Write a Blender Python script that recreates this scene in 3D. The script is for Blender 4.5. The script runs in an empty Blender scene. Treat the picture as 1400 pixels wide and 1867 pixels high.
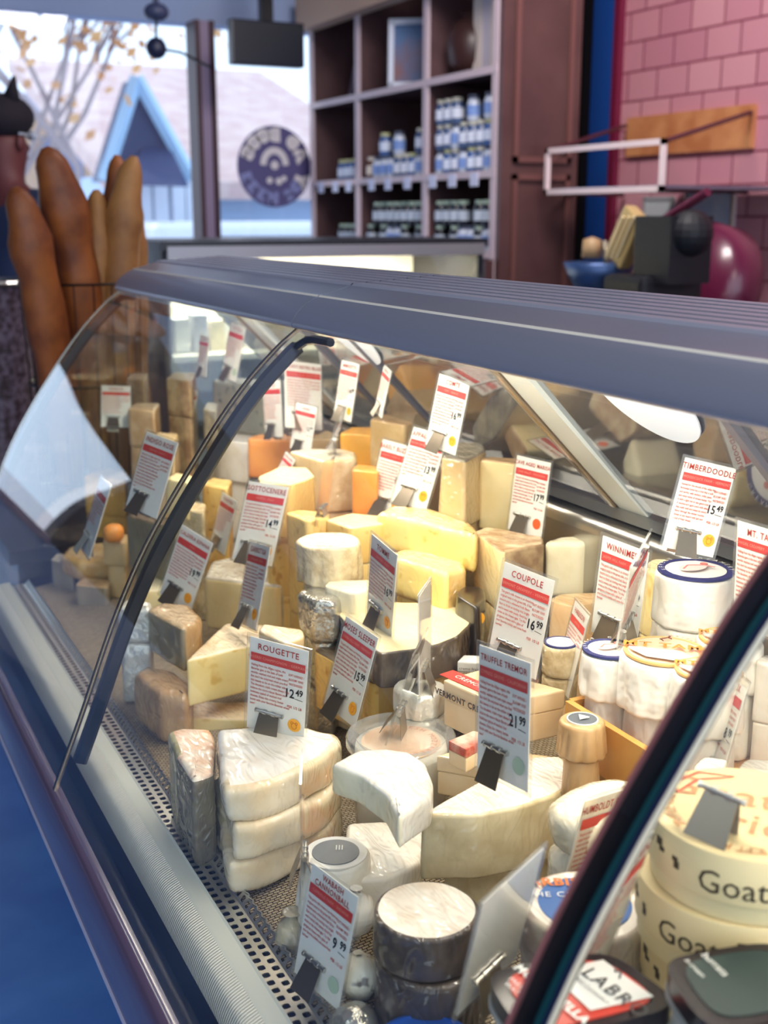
import bpy, bmesh, math, random
from math import sin, cos, pi, radians, atan, tan, sqrt
from mathutils import Vector, Matrix, noise, Euler
random.seed(7)
scene = bpy.context.scene
COL = scene.collection

# ------------------------------------------------------------------ camera
FPX = 2150.0                                   # focal length in pixels of the 1400x1867 frame
PITCH = atan(539 / FPX)
HEAD = atan(1110 / (FPX / cos(PITCH)))         # heading, clockwise from +Y
_h = Vector((sin(HEAD), cos(HEAD), 0)); _r = Vector((cos(HEAD), -sin(HEAD), 0)); _z = Vector((0, 0, 1))
FW = cos(PITCH) * _h - sin(PITCH) * _z
UP = sin(PITCH) * _h + cos(PITCH) * _z
cd = bpy.data.cameras.new('camera'); cam = bpy.data.objects.new('camera', cd); COL.objects.link(cam)
cam.matrix_world = Matrix((( _r.x, UP.x, -FW.x, 0), (_r.y, UP.y, -FW.y, 0), (_r.z, UP.z, -FW.z, 0), (0, 0, 0, 1)))
cd.sensor_fit = 'VERTICAL'; cd.sensor_height = 36; cd.lens = FPX / 1867 * 36
cd.clip_start = 0.02; cd.clip_end = 200
cd.dof.use_dof = True; cd.dof.focus_distance = 1.35; cd.dof.aperture_fstop = 5.0
scene.camera = cam

# ------------------------------------------------------------------ light, world, exposure
vs = scene.view_settings
vs.view_transform = 'Standard'; vs.look = 'None'; vs.gamma = 1; vs.use_curve_mapping = False
vs.exposure = 0.82
w = bpy.data.worlds.new('overcast_sky'); scene.world = w; w.use_nodes = True
bg = w.node_tree.nodes['Background']; bg.inputs[0].default_value = (0.72, 0.83, 1.0, 1); bg.inputs[1].default_value = 1.35

def area(name, loc, target, sx, sy, power, col, spread=180, spec=.15):
    l = bpy.data.lights.new(name, 'AREA'); l.shape = 'RECTANGLE'; l.size = sx; l.size_y = sy
    l.energy = power; l.color = col; l.spread = radians(spread); l.specular_factor = spec
    o = bpy.data.objects.new(name, l); COL.objects.link(o); o.location = loc
    o.rotation_euler = (Vector(target) - Vector(loc)).to_track_quat('-Z', 'Y').to_euler()
    return o
area('case_lamp', (0.70, 0.95, -0.158), (0.68, 0.95, -0.75), 0.05, 2.7, 9.6, (1.0, 0.88, 0.74), 180, 1).rotation_euler = (0, radians(-4), 0)
area('ceiling_lamp', (0.9, 0.2, 1.7), (0.8, 1.3, -0.7), 1.6, 1.6, 17, (1.0, 0.93, 0.84))
area('customer_aisle_fill', (-1.5, .5, 1.7), (-1.3, .8, -1), 1.2, 2.0, 18, (.82, .9, 1.0))  # added fill light that brightens the floor on the customer side
area('aisle_lamp', (1.9, 2.8, 1.7), (2.9, 4.2, 0.2), 0.9, 0.9, 46, (1.0, 0.92, 0.9))
s = bpy.data.lights.new('low_sun', 'SUN'); s.energy = 1.3; s.angle = radians(3); s.color = (1, .9, .78)
so = bpy.data.objects.new('low_sun', s); COL.objects.link(so); so.rotation_euler = (radians(52), 0, radians(200))

# ------------------------------------------------------------------ point helpers (camera stands at the origin)
def ray(px, py): return (px - 700) / FPX * _r + (933.5 - py) / FPX * UP + FW
def at_x(px, py, X): d = ray(px, py); return d * (X / d.x)
def at_y(px, py, Y): d = ray(px, py); return d * (Y / d.y)
def at_z(px, py, Z): d = ray(px, py); return d * (Z / d.z)

# ------------------------------------------------------------------ materials
MATS = {}
def lin(c): return tuple(((v / 255 + .055) / 1.055) ** 2.4 if v / 255 > .04045 else v / 255 / 12.92 for v in c) + (1,)
def base(name):
    m = bpy.data.materials.new(name); m.use_nodes = True; MATS[name] = m
    return m, m.node_tree, m.node_tree.nodes['Principled BSDF']
def mat(name, rgb, rough=.5, metal=0, rgb2=None, scale=30, bump=0, bscale=80, coat=0, emit=0, detail=4, dist=.001):
    if name in MATS: return MATS[name]
    m, nt, p = base(name); N = nt.nodes; L = nt.links
    p.inputs['Base Color'].default_value = lin(rgb); p.inputs['Roughness'].default_value = rough; p.inputs['Metallic'].default_value = metal
    tc = N.new('ShaderNodeTexCoord')
    if rgb2:
        n = N.new('ShaderNodeTexNoise'); n.inputs['Scale'].default_value = scale; n.inputs['Detail'].default_value = detail
        L.new(tc.outputs['Object'], n.inputs['Vector'])
        r = N.new('ShaderNodeValToRGB'); r.color_ramp.elements[0].position = .38; r.color_ramp.elements[1].position = .62
        r.color_ramp.elements[0].color = lin(rgb); r.color_ramp.elements[1].color = lin(rgb2)
        L.new(n.outputs[0], r.inputs[0]); L.new(r.outputs[0], p.inputs['Base Color'])
    if bump:
        n2 = N.new('ShaderNodeTexNoise'); n2.inputs['Scale'].default_value = bscale; n2.inputs['Detail'].default_value = 3
        L.new(tc.outputs['Object'], n2.inputs['Vector'])
        b = N.new('ShaderNodeBump'); b.inputs['Strength'].default_value = bump; b.inputs['Distance'].default_value = dist
        L.new(n2.outputs[0], b.inputs['Height']); L.new(b.outputs[0], p.inputs['Normal'])
    p.inputs['Coat Weight'].default_value = coat; p.inputs['Coat Roughness'].default_value = .12
    if emit:
        p.inputs['Emission Color'].default_value = lin(rgb); p.inputs['Emission Strength'].default_value = emit
    return m
def cheese(name, rgb, rgb2, scale=25, rough=.5, wrap=.8, bump=.4, bscale=90, pits=0, pitrgb=(170, 140, 80), wscale=22, wrough=.12):
    """cheese under tight film: mottled paste or rind, a clear coat whose own normal is crumpled"""
    if name in MATS: return MATS[name]
    m = mat(name, rgb, rough, 0, rgb2, scale, bump, bscale); nt = m.node_tree; N = nt.nodes; L = nt.links; p = N['Principled BSDF']
    tc = [n for n in N if n.type == 'TEX_COORD'][0]
    p.inputs['Subsurface Weight'].default_value = 0
    if pits:
        v = N.new('ShaderNodeTexNoise'); v.inputs['Scale'].default_value = pits; v.inputs['Detail'].default_value = 2
        L.new(tc.outputs['Object'], v.inputs['Vector'])
        r = N.new('ShaderNodeValToRGB'); r.color_ramp.elements[0].position = .60; r.color_ramp.elements[1].position = .68
        r.color_ramp.elements[0].color = (0, 0, 0, 1); r.color_ramp.elements[1].color = (1, 1, 1, 1)
        L.new(v.outputs[0], r.inputs[0])
        mx = N.new('ShaderNodeMix'); mx.data_type = 'RGBA'; old = p.inputs['Base Color'].links[0].from_socket
        L.new(r.outputs[0], mx.inputs[0]); L.new(old, mx.inputs[6]); mx.inputs[7].default_value = lin(pitrgb); L.new(mx.outputs[2], p.inputs['Base Color'])
    if wrap:
        p.inputs['Coat Weight'].default_value = wrap; p.inputs['Coat Roughness'].default_value = wrough; p.inputs['Coat IOR'].default_value = 1.6
        mp = N.new('ShaderNodeMapping'); mp.inputs['Scale'].default_value = (1, .32, .5); mp.inputs['Rotation'].default_value = (.5, .3, .7)
        L.new(tc.outputs['Object'], mp.inputs[0])
        n = N.new('ShaderNodeTexNoise'); n.inputs['Scale'].default_value = wscale * 3.2; n.inputs['Detail'].default_value = 3; n.inputs['Distortion'].default_value = 1.8; n.noise_type = 'RIDGED_MULTIFRACTAL'
        L.new(mp.outputs[0], n.inputs['Vector'])
        b = N.new('ShaderNodeBump'); b.inputs['Strength'].default_value = 1; b.inputs['Distance'].default_value = .010
        L.new(n.outputs[0], b.inputs['Height']); L.new(b.outputs[0], p.inputs['Coat Normal'])
    return m
def clear(name, tint=(235, 240, 240), trans=.9, rough=.02, ior=1.45, bump=0):
    """thin clear sheet: see-through with a fresnel reflection"""
    if name in MATS: return MATS[name]
    m = bpy.data.materials.new(name); m.use_nodes = True; MATS[name] = m
    nt = m.node_tree; N = nt.nodes; L = nt.links; N.remove(N['Principled BSDF']); out = N['Material Output']
    t = N.new('ShaderNodeBsdfTransparent'); t.inputs[0].default_value = lin(tint)
    g = N.new('ShaderNodeBsdfGlossy'); g.inputs['Roughness'].default_value = rough; g.inputs[0].default_value = (1, 1, 1, 1)
    d = N.new('ShaderNodeBsdfDiffuse'); d.inputs[0].default_value = (.75, .77, .78, 1)
    lw = N.new('ShaderNodeLayerWeight'); lw.inputs[0].default_value = .5
    pw = N.new('ShaderNodeMath'); pw.operation = 'POWER'; pw.inputs[1].default_value = 4.2; L.new(lw.outputs['Facing'], pw.inputs[0])
    F0 = ((ior - 1) / (ior + 1)) ** 2 * 1.8                # both faces of the sheet reflect
    f = N.new('ShaderNodeMath'); f.operation = 'MULTIPLY_ADD'; f.inputs[1].default_value = 1 - F0; f.inputs[2].default_value = F0; L.new(pw.outputs[0], f.inputs[0])
    m1 = N.new('ShaderNodeMixShader'); m1.inputs[0].default_value = 1 - trans; L.new(t.outputs[0], m1.inputs[1]); L.new(d.outputs[0], m1.inputs[2])
    m2 = N.new('ShaderNodeMixShader'); L.new(f.outputs[0], m2.inputs[0]); L.new(m1.outputs[0], m2.inputs[1]); L.new(g.outputs[0], m2.inputs[2])
    L.new(m2.outputs[0], out.inputs[0])
    if bump:
        tc = N.new('ShaderNodeTexCoord'); n = N.new('ShaderNodeTexNoise'); n.inputs['Scale'].default_value = 30; n.inputs['Distortion'].default_value = 1.5
        L.new(tc.outputs['Object'], n.inputs['Vector']); b = N.new('ShaderNodeBump'); b.inputs['Strength'].default_value = bump; b.inputs['Distance'].default_value = .005
        L.new(n.outputs[0], b.inputs['Height']); L.new(b.outputs[0], g.inputs['Normal'])
    return m

M_glass = clear('curved_glass', (242, 247, 246), .995, .0, 1.5)
M_wglass = clear('window_glass', (240, 246, 250), .99, .0, 1.3)
M_sleeve = clear('card_sleeve', (246, 246, 243), .94, .06, 1.35)
M_film = clear('crumpled_film', (225, 225, 215), .86, .08, 1.6, 1)
M_hood = mat('hood_metal', (156, 158, 172), .32, .45)
M_hoodr = mat('hood_ribbing', (176, 176, 190), .4, .3)
M_dark = mat('black_plastic', (20, 21, 26), .25)
M_arm = mat('dark_arm', (44, 50, 58), .22, .5)
M_blackarm = mat('black_gloss', (10, 11, 16), .38)
M_steel = mat('brushed_steel', (190, 188, 182), .28, .95, bump=.05, bscale=200)
M_steel2 = mat('dull_steel', (150, 150, 148), .35, .9)
M_ivory = mat('ivory_metal', (205, 207, 196), .4)
M_white = mat('white_plastic', (236, 236, 230), .4)
M_chrome = mat('clip_steel', (150, 138, 122), .3, .9)
M_paper = mat('card_paper', (247, 245, 240), .6)
M_red = mat('card_red', (196, 62, 58), .55)
M_redtext = mat('card_red_ink', (188, 74, 60), .6)
M_title = mat('card_title_ink', (168, 52, 44), .6)
M_ink = mat('marker_ink', (22, 20, 24), .5)
M_tan = mat('card_tan_ink', (226, 150, 130), .6)
M_seal = mat('seal_yellow', (240, 170, 44), .5)
M_sealo = mat('seal_orange', (240, 92, 40), .5)
M_sealg = mat('seal_green', (176, 196, 170), .5)
M_wood = mat('crate_pine', (214, 160, 84), .5, rgb2=(196, 136, 62), scale=12)
M_mat = None

# ------------------------------------------------------------------ object helpers
def link(name, me, mats, parent=None, smooth=False):
    o = bpy.data.objects.new(name, me); COL.objects.link(o)
    for m in (mats if isinstance(mats, (list, tuple)) else [mats]): me.materials.append(m)
    if smooth:
        for p in me.polygons: p.use_smooth = True
    if parent: o.parent = parent
    return o
def obj(name, bm, mats, parent=None, smooth=False, sharp=None):
    me = bpy.data.meshes.new(name); bm.normal_update(); bm.to_mesh(me); bm.free()
    o = link(name, me, mats, parent, smooth)
    if sharp: me.set_sharp_from_angle(angle=radians(sharp))
    return o
def tag(o, label=None, cat=None, group=None, kind=None):
    if label: o['label'] = label
    if cat: o['category'] = cat
    if group: o['group'] = group
    if kind: o['kind'] = kind
    return o
def thing(name, label, cat, loc=(0, 0, 0), rot=(0, 0, 0), group=None):
    o = bpy.data.objects.new(name, None); COL.objects.link(o); o.location = loc; o.rotation_euler = rot; o.empty_display_size = .02
    return tag(o, label, cat, group)
def struct(name, bm, m, parent=None):
    o = obj(name, bm, m, parent); o['kind'] = 'structure'; return o
def copy_tree(o, parent=None):
    c = o.copy(); COL.objects.link(c)
    if parent: c.parent = parent
    for ch in list(o.children): copy_tree(ch, c)
    return c
def box(bm, c, s, rot=None, mi=0):
    r = bmesh.ops.create_cube(bm, size=1)
    M = Matrix.Translation(c) @ (rot.to_matrix().to_4x4() if rot else Matrix()) @ Matrix.Diagonal((*s, 1))
    bmesh.ops.transform(bm, matrix=M, verts=r['verts'])
    for v in r['verts']:
        for f in v.link_faces: f.material_index = mi
    return r['verts']
def bx(lo, hi): 
    bm = bmesh.new(); box(bm, [(a + b) / 2 for a, b in zip(lo, hi)], [b - a for a, b in zip(lo, hi)]); return bm
def bev(bm, w_, seg=2):
    bmesh.ops.bevel(bm, geom=bm.edges[:], offset=w_, segments=seg, affect='EDGES', profile=.6); return bm
def tube(bm, pts, r, n=8, radii=None, cap=True, flat=1):
    rings = []
    pts = [Vector(p) for p in pts]
    for i, p in enumerate(pts):
        t = (pts[min(i + 1, len(pts) - 1)] - pts[max(i - 1, 0)]).normalized()
        a = t.cross(Vector((0, 0, 1)))
        if a.length < 1e-3: a = t.cross(Vector((0, 1, 0)))
        a.normalize(); b = a.cross(t)
        rr = radii[i] if radii else r
        rings.append([bm.verts.new(p + rr * (cos(2 * pi * k / n) * a + flat * sin(2 * pi * k / n) * b)) for k in range(n)])
    for A, B in zip(rings, rings[1:]):
        for k in range(n): bm.faces.new((A[k], A[(k + 1) % n], B[(k + 1) % n], B[k]))
    if cap: bm.faces.new(rings[0][::-1]); bm.faces.new(rings[-1])
    return bm
def lathe(bm, prof, n=24, c=(0, 0, 0), mi=0):
    rings = []
    for r_, z_ in prof:
        if r_ < 1e-6: rings.append([bm.verts.new((c[0], c[1], c[2] + z_))])
        else: rings.append([bm.verts.new((c[0] + r_ * cos(2 * pi * k / n), c[1] + r_ * sin(2 * pi * k / n), c[2] + z_)) for k in range(n)])
    for A, B in zip(rings, rings[1:]):
        for k in range(n):
            a, a2 = A[k % len(A)], A[(k + 1) % len(A)]; b, b2 = B[k % len(B)], B[(k + 1) % len(B)]
            q = [a, a2, b2, b]; u = []
            for v in q:
                if v not in u: u.append(v)
            if len(u) > 2:
                f = bm.faces.new(u); f.material_index = mi
    return bm
def extrude_y(bm, prof, y0, y1, closed=False, mi=0):
    """sheet or bar: a profile of (x, z) run along Y"""
    A = [bm.verts.new((x, y0, z)) for x, z in prof]; B = [bm.verts.new((x, y1, z)) for x, z in prof]
    n = len(prof)
    for i in range(n if closed else n - 1):
        j = (i + 1) % n; f = bm.faces.new((A[i], A[j], B[j], B[i])); f.material_index = mi
    if closed: bm.faces.new(A[::-1]); bm.faces.new(B)
    return bm
def prism(bm, pts, z0, z1):
    A = [bm.verts.new((x, y, z0)) for x, y in pts]; B = [bm.verts.new((x, y, z1)) for x, y in pts]
    n = len(pts)
    for i in range(n): bm.faces.new((A[i], A[(i + 1) % n], B[(i + 1) % n], B[i]))
    bm.faces.new(A[::-1]); bm.faces.new(B); return bm
TXT = {}
def text_mesh(body, size=.01, align='CENTER', line=1.0, res=2, off=0):
    k = (body, size, align, line, off)
    if k in TXT: return TXT[k].copy()
    c = bpy.data.curves.new('lettering', 'FONT'); c.body = body; c.size = size; c.align_x = align; c.align_y = 'CENTER' if '\n' not in body else 'TOP'
    c.space_line = line; c.space_character = 1.12 if body.isupper() else 1.0; c.resolution_u = res; c.offset = off
    t = bpy.data.objects.new('lettering', c); COL.objects.link(t)
    me = bpy.data.meshes.new_from_object(t.evaluated_get(bpy.context.evaluated_depsgraph_get()))
    bpy.data.objects.remove(t); bpy.data.curves.remove(c)
    me.materials.clear(); TXT[k] = me
    return me.copy()
def letter(name, body, size, m, parent, M, align='CENTER', line=1.0, sx=1, off=0, bend=None):
    """lettering laid in the local XY plane, then moved by M; bend(x, y) may wrap it"""
    me = text_mesh(body, size, align, line, 2, off)
    for v in me.vertices:
        v.co.x *= sx
    if bend:
        for v in me.vertices: v.co = bend(v.co.x, v.co.y)
    me.transform(M)
    return link(name, me, m, parent)
def smoothpoly(pts, s=.006, it=3):
    """densify a closed outline of (x, y, tag) and round its corners a little"""
    out = []
    for i, (x, y, t) in enumerate(pts):
        x2, y2, _ = pts[(i + 1) % len(pts)]; L_ = math.hypot(x2 - x, y2 - y); n = max(1, int(round(L_ / s)))
        for k in range(n): out.append([x + (x2 - x) * k / n, y + (y2 - y) * k / n, t])
    for _ in range(it):
        o2 = [[(out[i - 1][0] + 2 * p[0] + out[(i + 1) % len(out)][0]) / 4, (out[i - 1][1] + 2 * p[1] + out[(i + 1) % len(out)][1]) / 4, p[2]] for i, p in enumerate(out)]
        out = o2
    return out
def body_mesh(pts, h, edge=.0035, amp=.001, freq=25, taper=1.0, bulge=0, rings=5, seed=0, s=.006, it=1, rindw=.25, domed=0, pleat=0):
    """a slab of cheese: outline in local XY, z from 0 to h. material 0 rind side, 1 cut paste, 2 top"""
    P = smoothpoly(pts, s, it); n = len(P)
    A = sum(P[i][0] * P[(i + 1) % n][1] - P[(i + 1) % n][0] * P[i][1] for i in range(n))
    if A < 0: P = P[::-1]
    cx = sum(p[0] for p in P) / n; cy = sum(p[1] for p in P) / n
    nor = []
    for i in range(n):
        dx = P[(i + 2) % n][0] - P[i - 2][0]; dy = P[(i + 2) % n][1] - P[i - 2][1]; L_ = math.hypot(dx, dy) or 1
        nor.append((-dy / L_, dx / L_))                      # inward
    R = [(edge * 1.0, 0.0, .0)]
    for k in range(1, 4): a = pi / 2 * k / 3; R.append((edge * (1 - sin(a)), edge * (1 - cos(a)), 0))
    for k in range(1, rings): R.append((0, edge + (h - 2 * edge) * k / rings, 1))
    for k in range(0, 4): a = pi / 2 * k / 3; R.append((edge * (1 - cos(a)), h - edge + edge * sin(a), 0))
    bm = bmesh.new(); V = []
    def place(x, y, z):
        f = 1 + (taper - 1) * (1 - z / h) + bulge * sin(pi * min(1, max(0, z / h)))
        x = cx + (x - cx) * f; y = cy + (y - cy) * f
        if pleat:
            a_ = math.atan2(y - cy, x - cx); g = pleat * (sin(a_ * 9 + seed + 9 * z) * .6 + sin(a_ * 17 + seed * 2 - 14 * z) * .4) * min(1, (1 - z / h) * 2.2) * 1.0; x += g * cos(a_); y += g * sin(a_)
        v = Vector((x, y, z)); nn = noise.noise_vector(v * freq + Vector((seed * 7.3, seed, 0)))
        return bm.verts.new(v + amp * nn)
    for ins, z_, _ in R: V.append([place(P[i][0] + nor[i][0] * ins, P[i][1] + nor[i][1] * ins, z_) for i in range(n)])
    for j in range(len(R) - 1):
        rim = (j < 2 or j >= len(R) - 3)
        for i in range(n):
            f = bm.faces.new((V[j][i], V[j][(i + 1) % n], V[j + 1][(i + 1) % n], V[j + 1][i]))
            t = P[i][2]; f.material_index = (0 if t == 'r' else (0 if rim else 1))
            if t == 'c' and rim and j >= len(R) - 3: f.material_index = 2
            f.smooth = True
    last = V[-1]
    for k, sc in enumerate((.82, .6, .36, .14)):
        ring = [place(cx + (P[i][0] + nor[i][0] * edge - cx) * sc, cy + (P[i][1] + nor[i][1] * edge - cy) * sc, h + domed * (1 - sc ** 2)) for i in range(n)]
        for i in range(n):
            f = bm.faces.new((last[i], last[(i + 1) % n], ring[(i + 1) % n], ring[i])); f.material_index = 2; f.smooth = True
        last = ring
    f = bm.faces.new(last); f.material_index = 2; f.smooth = True
    bm.faces.new(V[0][::-1])
    return bm
def circle_pts(r, n=28, t='r', a0=0, a1=2 * pi): return [(r * cos(a0 + (a1 - a0) * k / n), r * sin(a0 + (a1 - a0) * k / n), t) for k in range(n)]

# ================================================================== SETTING
FLOOR = -1.35
def concrete():
    m = mat('blue_concrete', (104, 156, 226), .35, 0, (84, 132, 206), 3, .15, 12); return m
struct('floor', bx((-3.6, -1.5, FLOOR - .1), (4.2, 6.0, FLOOR)), concrete())
struct('ceiling', bx((-3.6, -1.5, 1.75), (4.2, 6.0, 1.85)), mat('ceiling_paint', (118, 122, 136), .8))
M_wallp = mat('grey_blue_paint', (150, 166, 200), .7)
WZ = at_y(350, 42, 6.0).z
bm = bx((-3.6, 6.0, WZ), (4.2, 6.15, 1.85)); box(bm, (.3, 6.075, (FLOOR - .72) / 2 ), (7.8, .15, -FLOOR - .72)); box(bm, (3.45, 6.075, 0), (1.5, .15, 2.4))
struct('wall_back', bm, M_wallp)
bm = bx((-3.7, -1.5, FLOOR), (-3.6, 6.0, -.55)); box(bm, (-3.65, 2.25, 1.5), (.1, 7.5, .7))
box(bm, (-3.65, 2.25, .4), (.1, 7.5, 2.0))
struct('wall_left', bm, mat('dark_wall_paint', (62, 60, 70), .7))
# right wall: painted shingle cladding
XR = 3.3
def shingles():
    m, nt, p = base('painted_shingles'); N = nt.nodes; L = nt.links
    tc = N.new('ShaderNodeTexCoord'); mp = N.new('ShaderNodeMapping'); mp.inputs['Rotation'].default_value = (0, pi / 2, 0)
    sx = N.new('ShaderNodeSeparateXYZ'); cb = N.new('ShaderNodeCombineXYZ'); L.new(tc.outputs['Object'], sx.inputs[0]); L.new(sx.outputs[1], cb.inputs[0]); L.new(sx.outputs[2], cb.inputs[1])
    b = N.new('ShaderNodeTexBrick'); L.new(cb.outputs[0], b.inputs['Vector']); b.inputs['Scale'].default_value = 1
    b.inputs['Brick Width'].default_value = .19; b.inputs['Row Height'].default_value = .118; b.inputs['Mortar Size'].default_value = .004; b.inputs['Mortar Smooth'].default_value = .3
    b.inputs['Color1'].default_value = lin((204, 146, 154)); b.inputs['Color2'].default_value = lin((190, 126, 140)); b.inputs['Mortar'].default_value = lin((128, 44, 72))
    L.new(b.outputs[0], p.inputs['Base Color']); p.inputs['Roughness'].default_value = .5
    bp = N.new('ShaderNodeBump'); bp.inputs['Strength'].default_value = 1; bp.inputs['Distance'].default_value = .012; bp.invert = True
    L.new(b.outputs['Fac'], bp.inputs['Height']); L.new(bp.outputs[0], p.inputs['Normal']); return m
YA = at_x(1128, 300, XR).y
struct('wall_right', bx((XR, -1.5, FLOOR), (XR + .1, YA, 1.85)), shingles())
YB = at_x(1078, 300, XR).y; YC = at_x(1118, 300, XR).y
bm = bx((XR, YB, FLOOR), (XR + .1, 6.0, 1.85)); struct('wall_right', bm, mat('near_black_paint', (16, 16, 24), .7))
struct('trim_1', bx((XR - .02, YC, FLOOR), (XR + .1, YB, 1.85)), mat('cobalt_paint', (18, 76, 160), .6))
struct('trim_2', bx((XR - .03, YA, FLOOR), (XR + .1, YC, 1.85)), mat('crimson_paint', (110, 14, 52), .6))
# window frames in the back wall
bm = bmesh.new()
M_frame = mat('mauve_frame', (150, 130, 156), .5); M_framed = mat('maroon_frame', (66, 30, 40), .5)
wn = 0
for px in (368,):
    P = at_y(px, 240, 5.98)
    wf = obj('window_frame', bx((P.x - .028, 5.90, -.75), (P.x + .03, 6.02, WZ)), M_frame); tag(wf, kind='structure')
    for s_ in (-1, 1): struct('trim_%d' % (3 if s_ < 0 else 4), bx((P.x + s_ * .038 - .012, 5.88, -.75), (P.x + s_ * .038 + .012, 6.03, WZ)), M_framed)
    MX = P.x
for i, (x0, x1) in enumerate(((-.85, .6), (.7, MX - .05), (MX + .05, 2.75))):
    w_ = struct('window_%d' % (i + 1), bx((x0, 6.03, -.72), (x1, 6.036, WZ)), M_wglass)
    bm = bx((x0 - .1, 5.95, -.75), (x1 + .05, 6.1, -.69)); struct('window_sill', bm, M_frame, w_)
    if i < 1: struct('window_frame', bx((x1, 5.93, -.75), (x1 + .1, 6.05, WZ)), M_frame, w_)
struct('wall_back', bx((-3.6, 6.0, -.72), (-.95, 6.15, WZ)), mat('dark_wall_paint', (62, 60, 70), .7))
o = obj('added_blind', bx((-.95, 5.9, .22), (.62, 5.93, WZ)), mat('added_blind_brown', (74, 52, 44), .8)); tag(o, 'brown roller blind half drawn over the window left of the view', 'blind')  # added out of view to cut the window's reflection in the far pane
# round decal on the right-hand window
P = at_y(500, 304, 6.02); RD = (at_y(566, 304, 6.02) - P).length
dt = thing('window_decal', 'round purple shop decal with pale lettering on the window beside the shelves', 'sign', P)
M_dec = mat('decal_purple', (92, 84, 134), .6); M_decl = mat('decal_pale', (232, 224, 226), .6)
bm = bmesh.new(); lathe(bm, [(0, 0), (RD, 0), (RD, .003), (0, .003)], 48); bmesh.ops.rotate(bm, matrix=Matrix.Rotation(pi / 2, 3, 'X'), verts=bm.verts)
obj('disc', bm, M_dec, dt)
bm = bmesh.new()
def dot(bm, x, z, r_):
    v = bmesh.ops.create_cone(bm, cap_ends=True, segments=20, radius1=r_, radius2=r_, depth=.002)['verts']
    bmesh.ops.transform(bm, matrix=Matrix.Translation((x, -.006, z)) @ Matrix.Rotation(pi / 2, 4, 'X'), verts=v)
q = RD / 560   # decal pixels in the zoomed crop -> metres
pts = [(300, 700), (340, 590)] + [(690 + 175 * -cos(a), 700 + 175 * -sin(a)) for a in [pi * k / 16 for k in range(17)]]
arc = [((690 - 170 * cos(a) - 690) * q, -.006, (740 - (720 - 200 * sin(a))) * q) for a in [pi * k / 16 for k in range(17)]]
tube(bm, arc, 6 * q, 8, flat=8); dot(bm, 0, 20 * q, 60 * q)
dot(bm, -80 * q, -190 * q, 45 * q); dot(bm, 60 * q, -200 * q, 50 * q); dot(bm, 140 * q, -160 * q, 40 * q)
obj('emblem', bm, M_decl, dt)
for i, (cx, cy, ch) in enumerate(((290, 560, 'G'), (380, 430, 'O'), (515, 340, 'O'), (680, 320, 'D'), (955, 415, 'D'), (1075, 575, 'A'), (1070, 920, 'Y'), (880, 1130, 'S'), (990, 1020, 'C'), (650, 1170, 'H'), (480, 1120, 'E'), (350, 1020, 'E'), (255, 890, 'E'))):
    x = (cx - 680) * q; z_ = (745 - cy) * q; an = -math.atan2(x, z_)
    M = Matrix.Translation((x, -.007, z_)) @ Matrix.Rotation(pi / 2, 4, 'X') @ Matrix.Rotation(an, 4, 'Z') @ Matrix.Diagonal((-1, 1, 1, 1))
    letter('letter', ch, 200 * q * (1 if i < 7 else .8), M_decl if i < 7 else mat('decal_lilac', (140, 144, 196), .6), dt, M, off=.012)

# ------------------------------------------------------------------ outside the window
tag(obj('street_ground', bx((-30, 6.2, FLOOR - .3), (40, 70, FLOOR - .15)), mat('asphalt', (170, 172, 186), .8, rgb2=(196, 190, 192), scale=2)), kind='structure')
YH = 14.0
hs = thing('gabled_building', 'pale building with a blue-trimmed gable and pinkish shingle roof across the street', 'building', (at_y(400, 400, YH).x, YH, FLOOR))
def rel(o, P): return P - o.location
def quadmesh(P4, t, d=Vector((0, 1, 0))):
    bm = bmesh.new(); A = [bm.verts.new(p) for p in P4]; B = [bm.verts.new(p + d * t) for p in P4]; n = len(P4)
    bm.faces.new(A); bm.faces.new(B[::-1])
    for i in range(n): bm.faces.new((A[i], B[i], B[(i + 1) % n], A[(i + 1) % n]))
    bmesh.ops.recalc_face_normals(bm, faces=bm.faces); return bm
L_ = hs.location
fl = lambda px, py, Y: at_y(px, py, Y) - L_
x0 = at_y(232, 300, YH).x - L_.x; x1 = at_y(760, 300, YH).x - L_.x; ez = at_y(450, 318, YH).z - L_.z
obj('wall', bx((x0, .05, 0), (x1, 5, ez)), mat('pale_blue_siding', (176, 200, 232), .8), hs)
obj('roof', quadmesh([Vector((x0 - .3, -.4, ez - .1)), Vector((x1, -.4, ez - .1)), Vector((x1, 5.5, fl(500, 132, YH + 5.5).z)), Vector((x0 - .3, 5.5, fl(500, 132, YH + 5.5).z))], .2, Vector((0, 0, -1))), mat('pink_shingles', (210, 186, 182), .9, rgb2=(196, 166, 164), scale=3), hs)
gp, gl, gr = fl(245, 143, YH - .6), fl(186, 330, YH - .6), fl(348, 330, YH - .6)
obj('gable_wall', quadmesh([gl, gr, gp], .5), mat('navy_gable', (44, 62, 100), .8), hs)
for a_, b_ in ((gl, gp), (gp, gr)):
    bm = bmesh.new(); tube(bm, [a_ + Vector((0, -.1, 0)), b_ + Vector((0, -.1, 0))], .075, 4); obj('barge_board', bm, mat('pale_blue_trim', (170, 206, 236), .6), hs)
aw = [fl(232, 338, YH - 1.6), fl(345, 340, YH - 1.6), fl(310, 268, YH - .6), fl(262, 268, YH - .6)]
obj('awning', quadmesh(aw, .1), mat('navy_awning', (40, 58, 104), .8), hs)
for px in (262, 292, 325, 348):
    P = fl(px, 400, YH - .7); obj('post', bx((P.x - .08, P.y - .08, 0), (P.x + .08, P.y + .08, gl.z)), mat('white_post', (214, 224, 240), .7), hs)
for px in (275, 308): P = fl(px, 400, YH - .3); obj('window', bx((P.x - .15, -.1, .4), (P.x + .15, .0, ez - .7)), mat('dark_window', (56, 60, 84), .3), hs)
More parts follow.
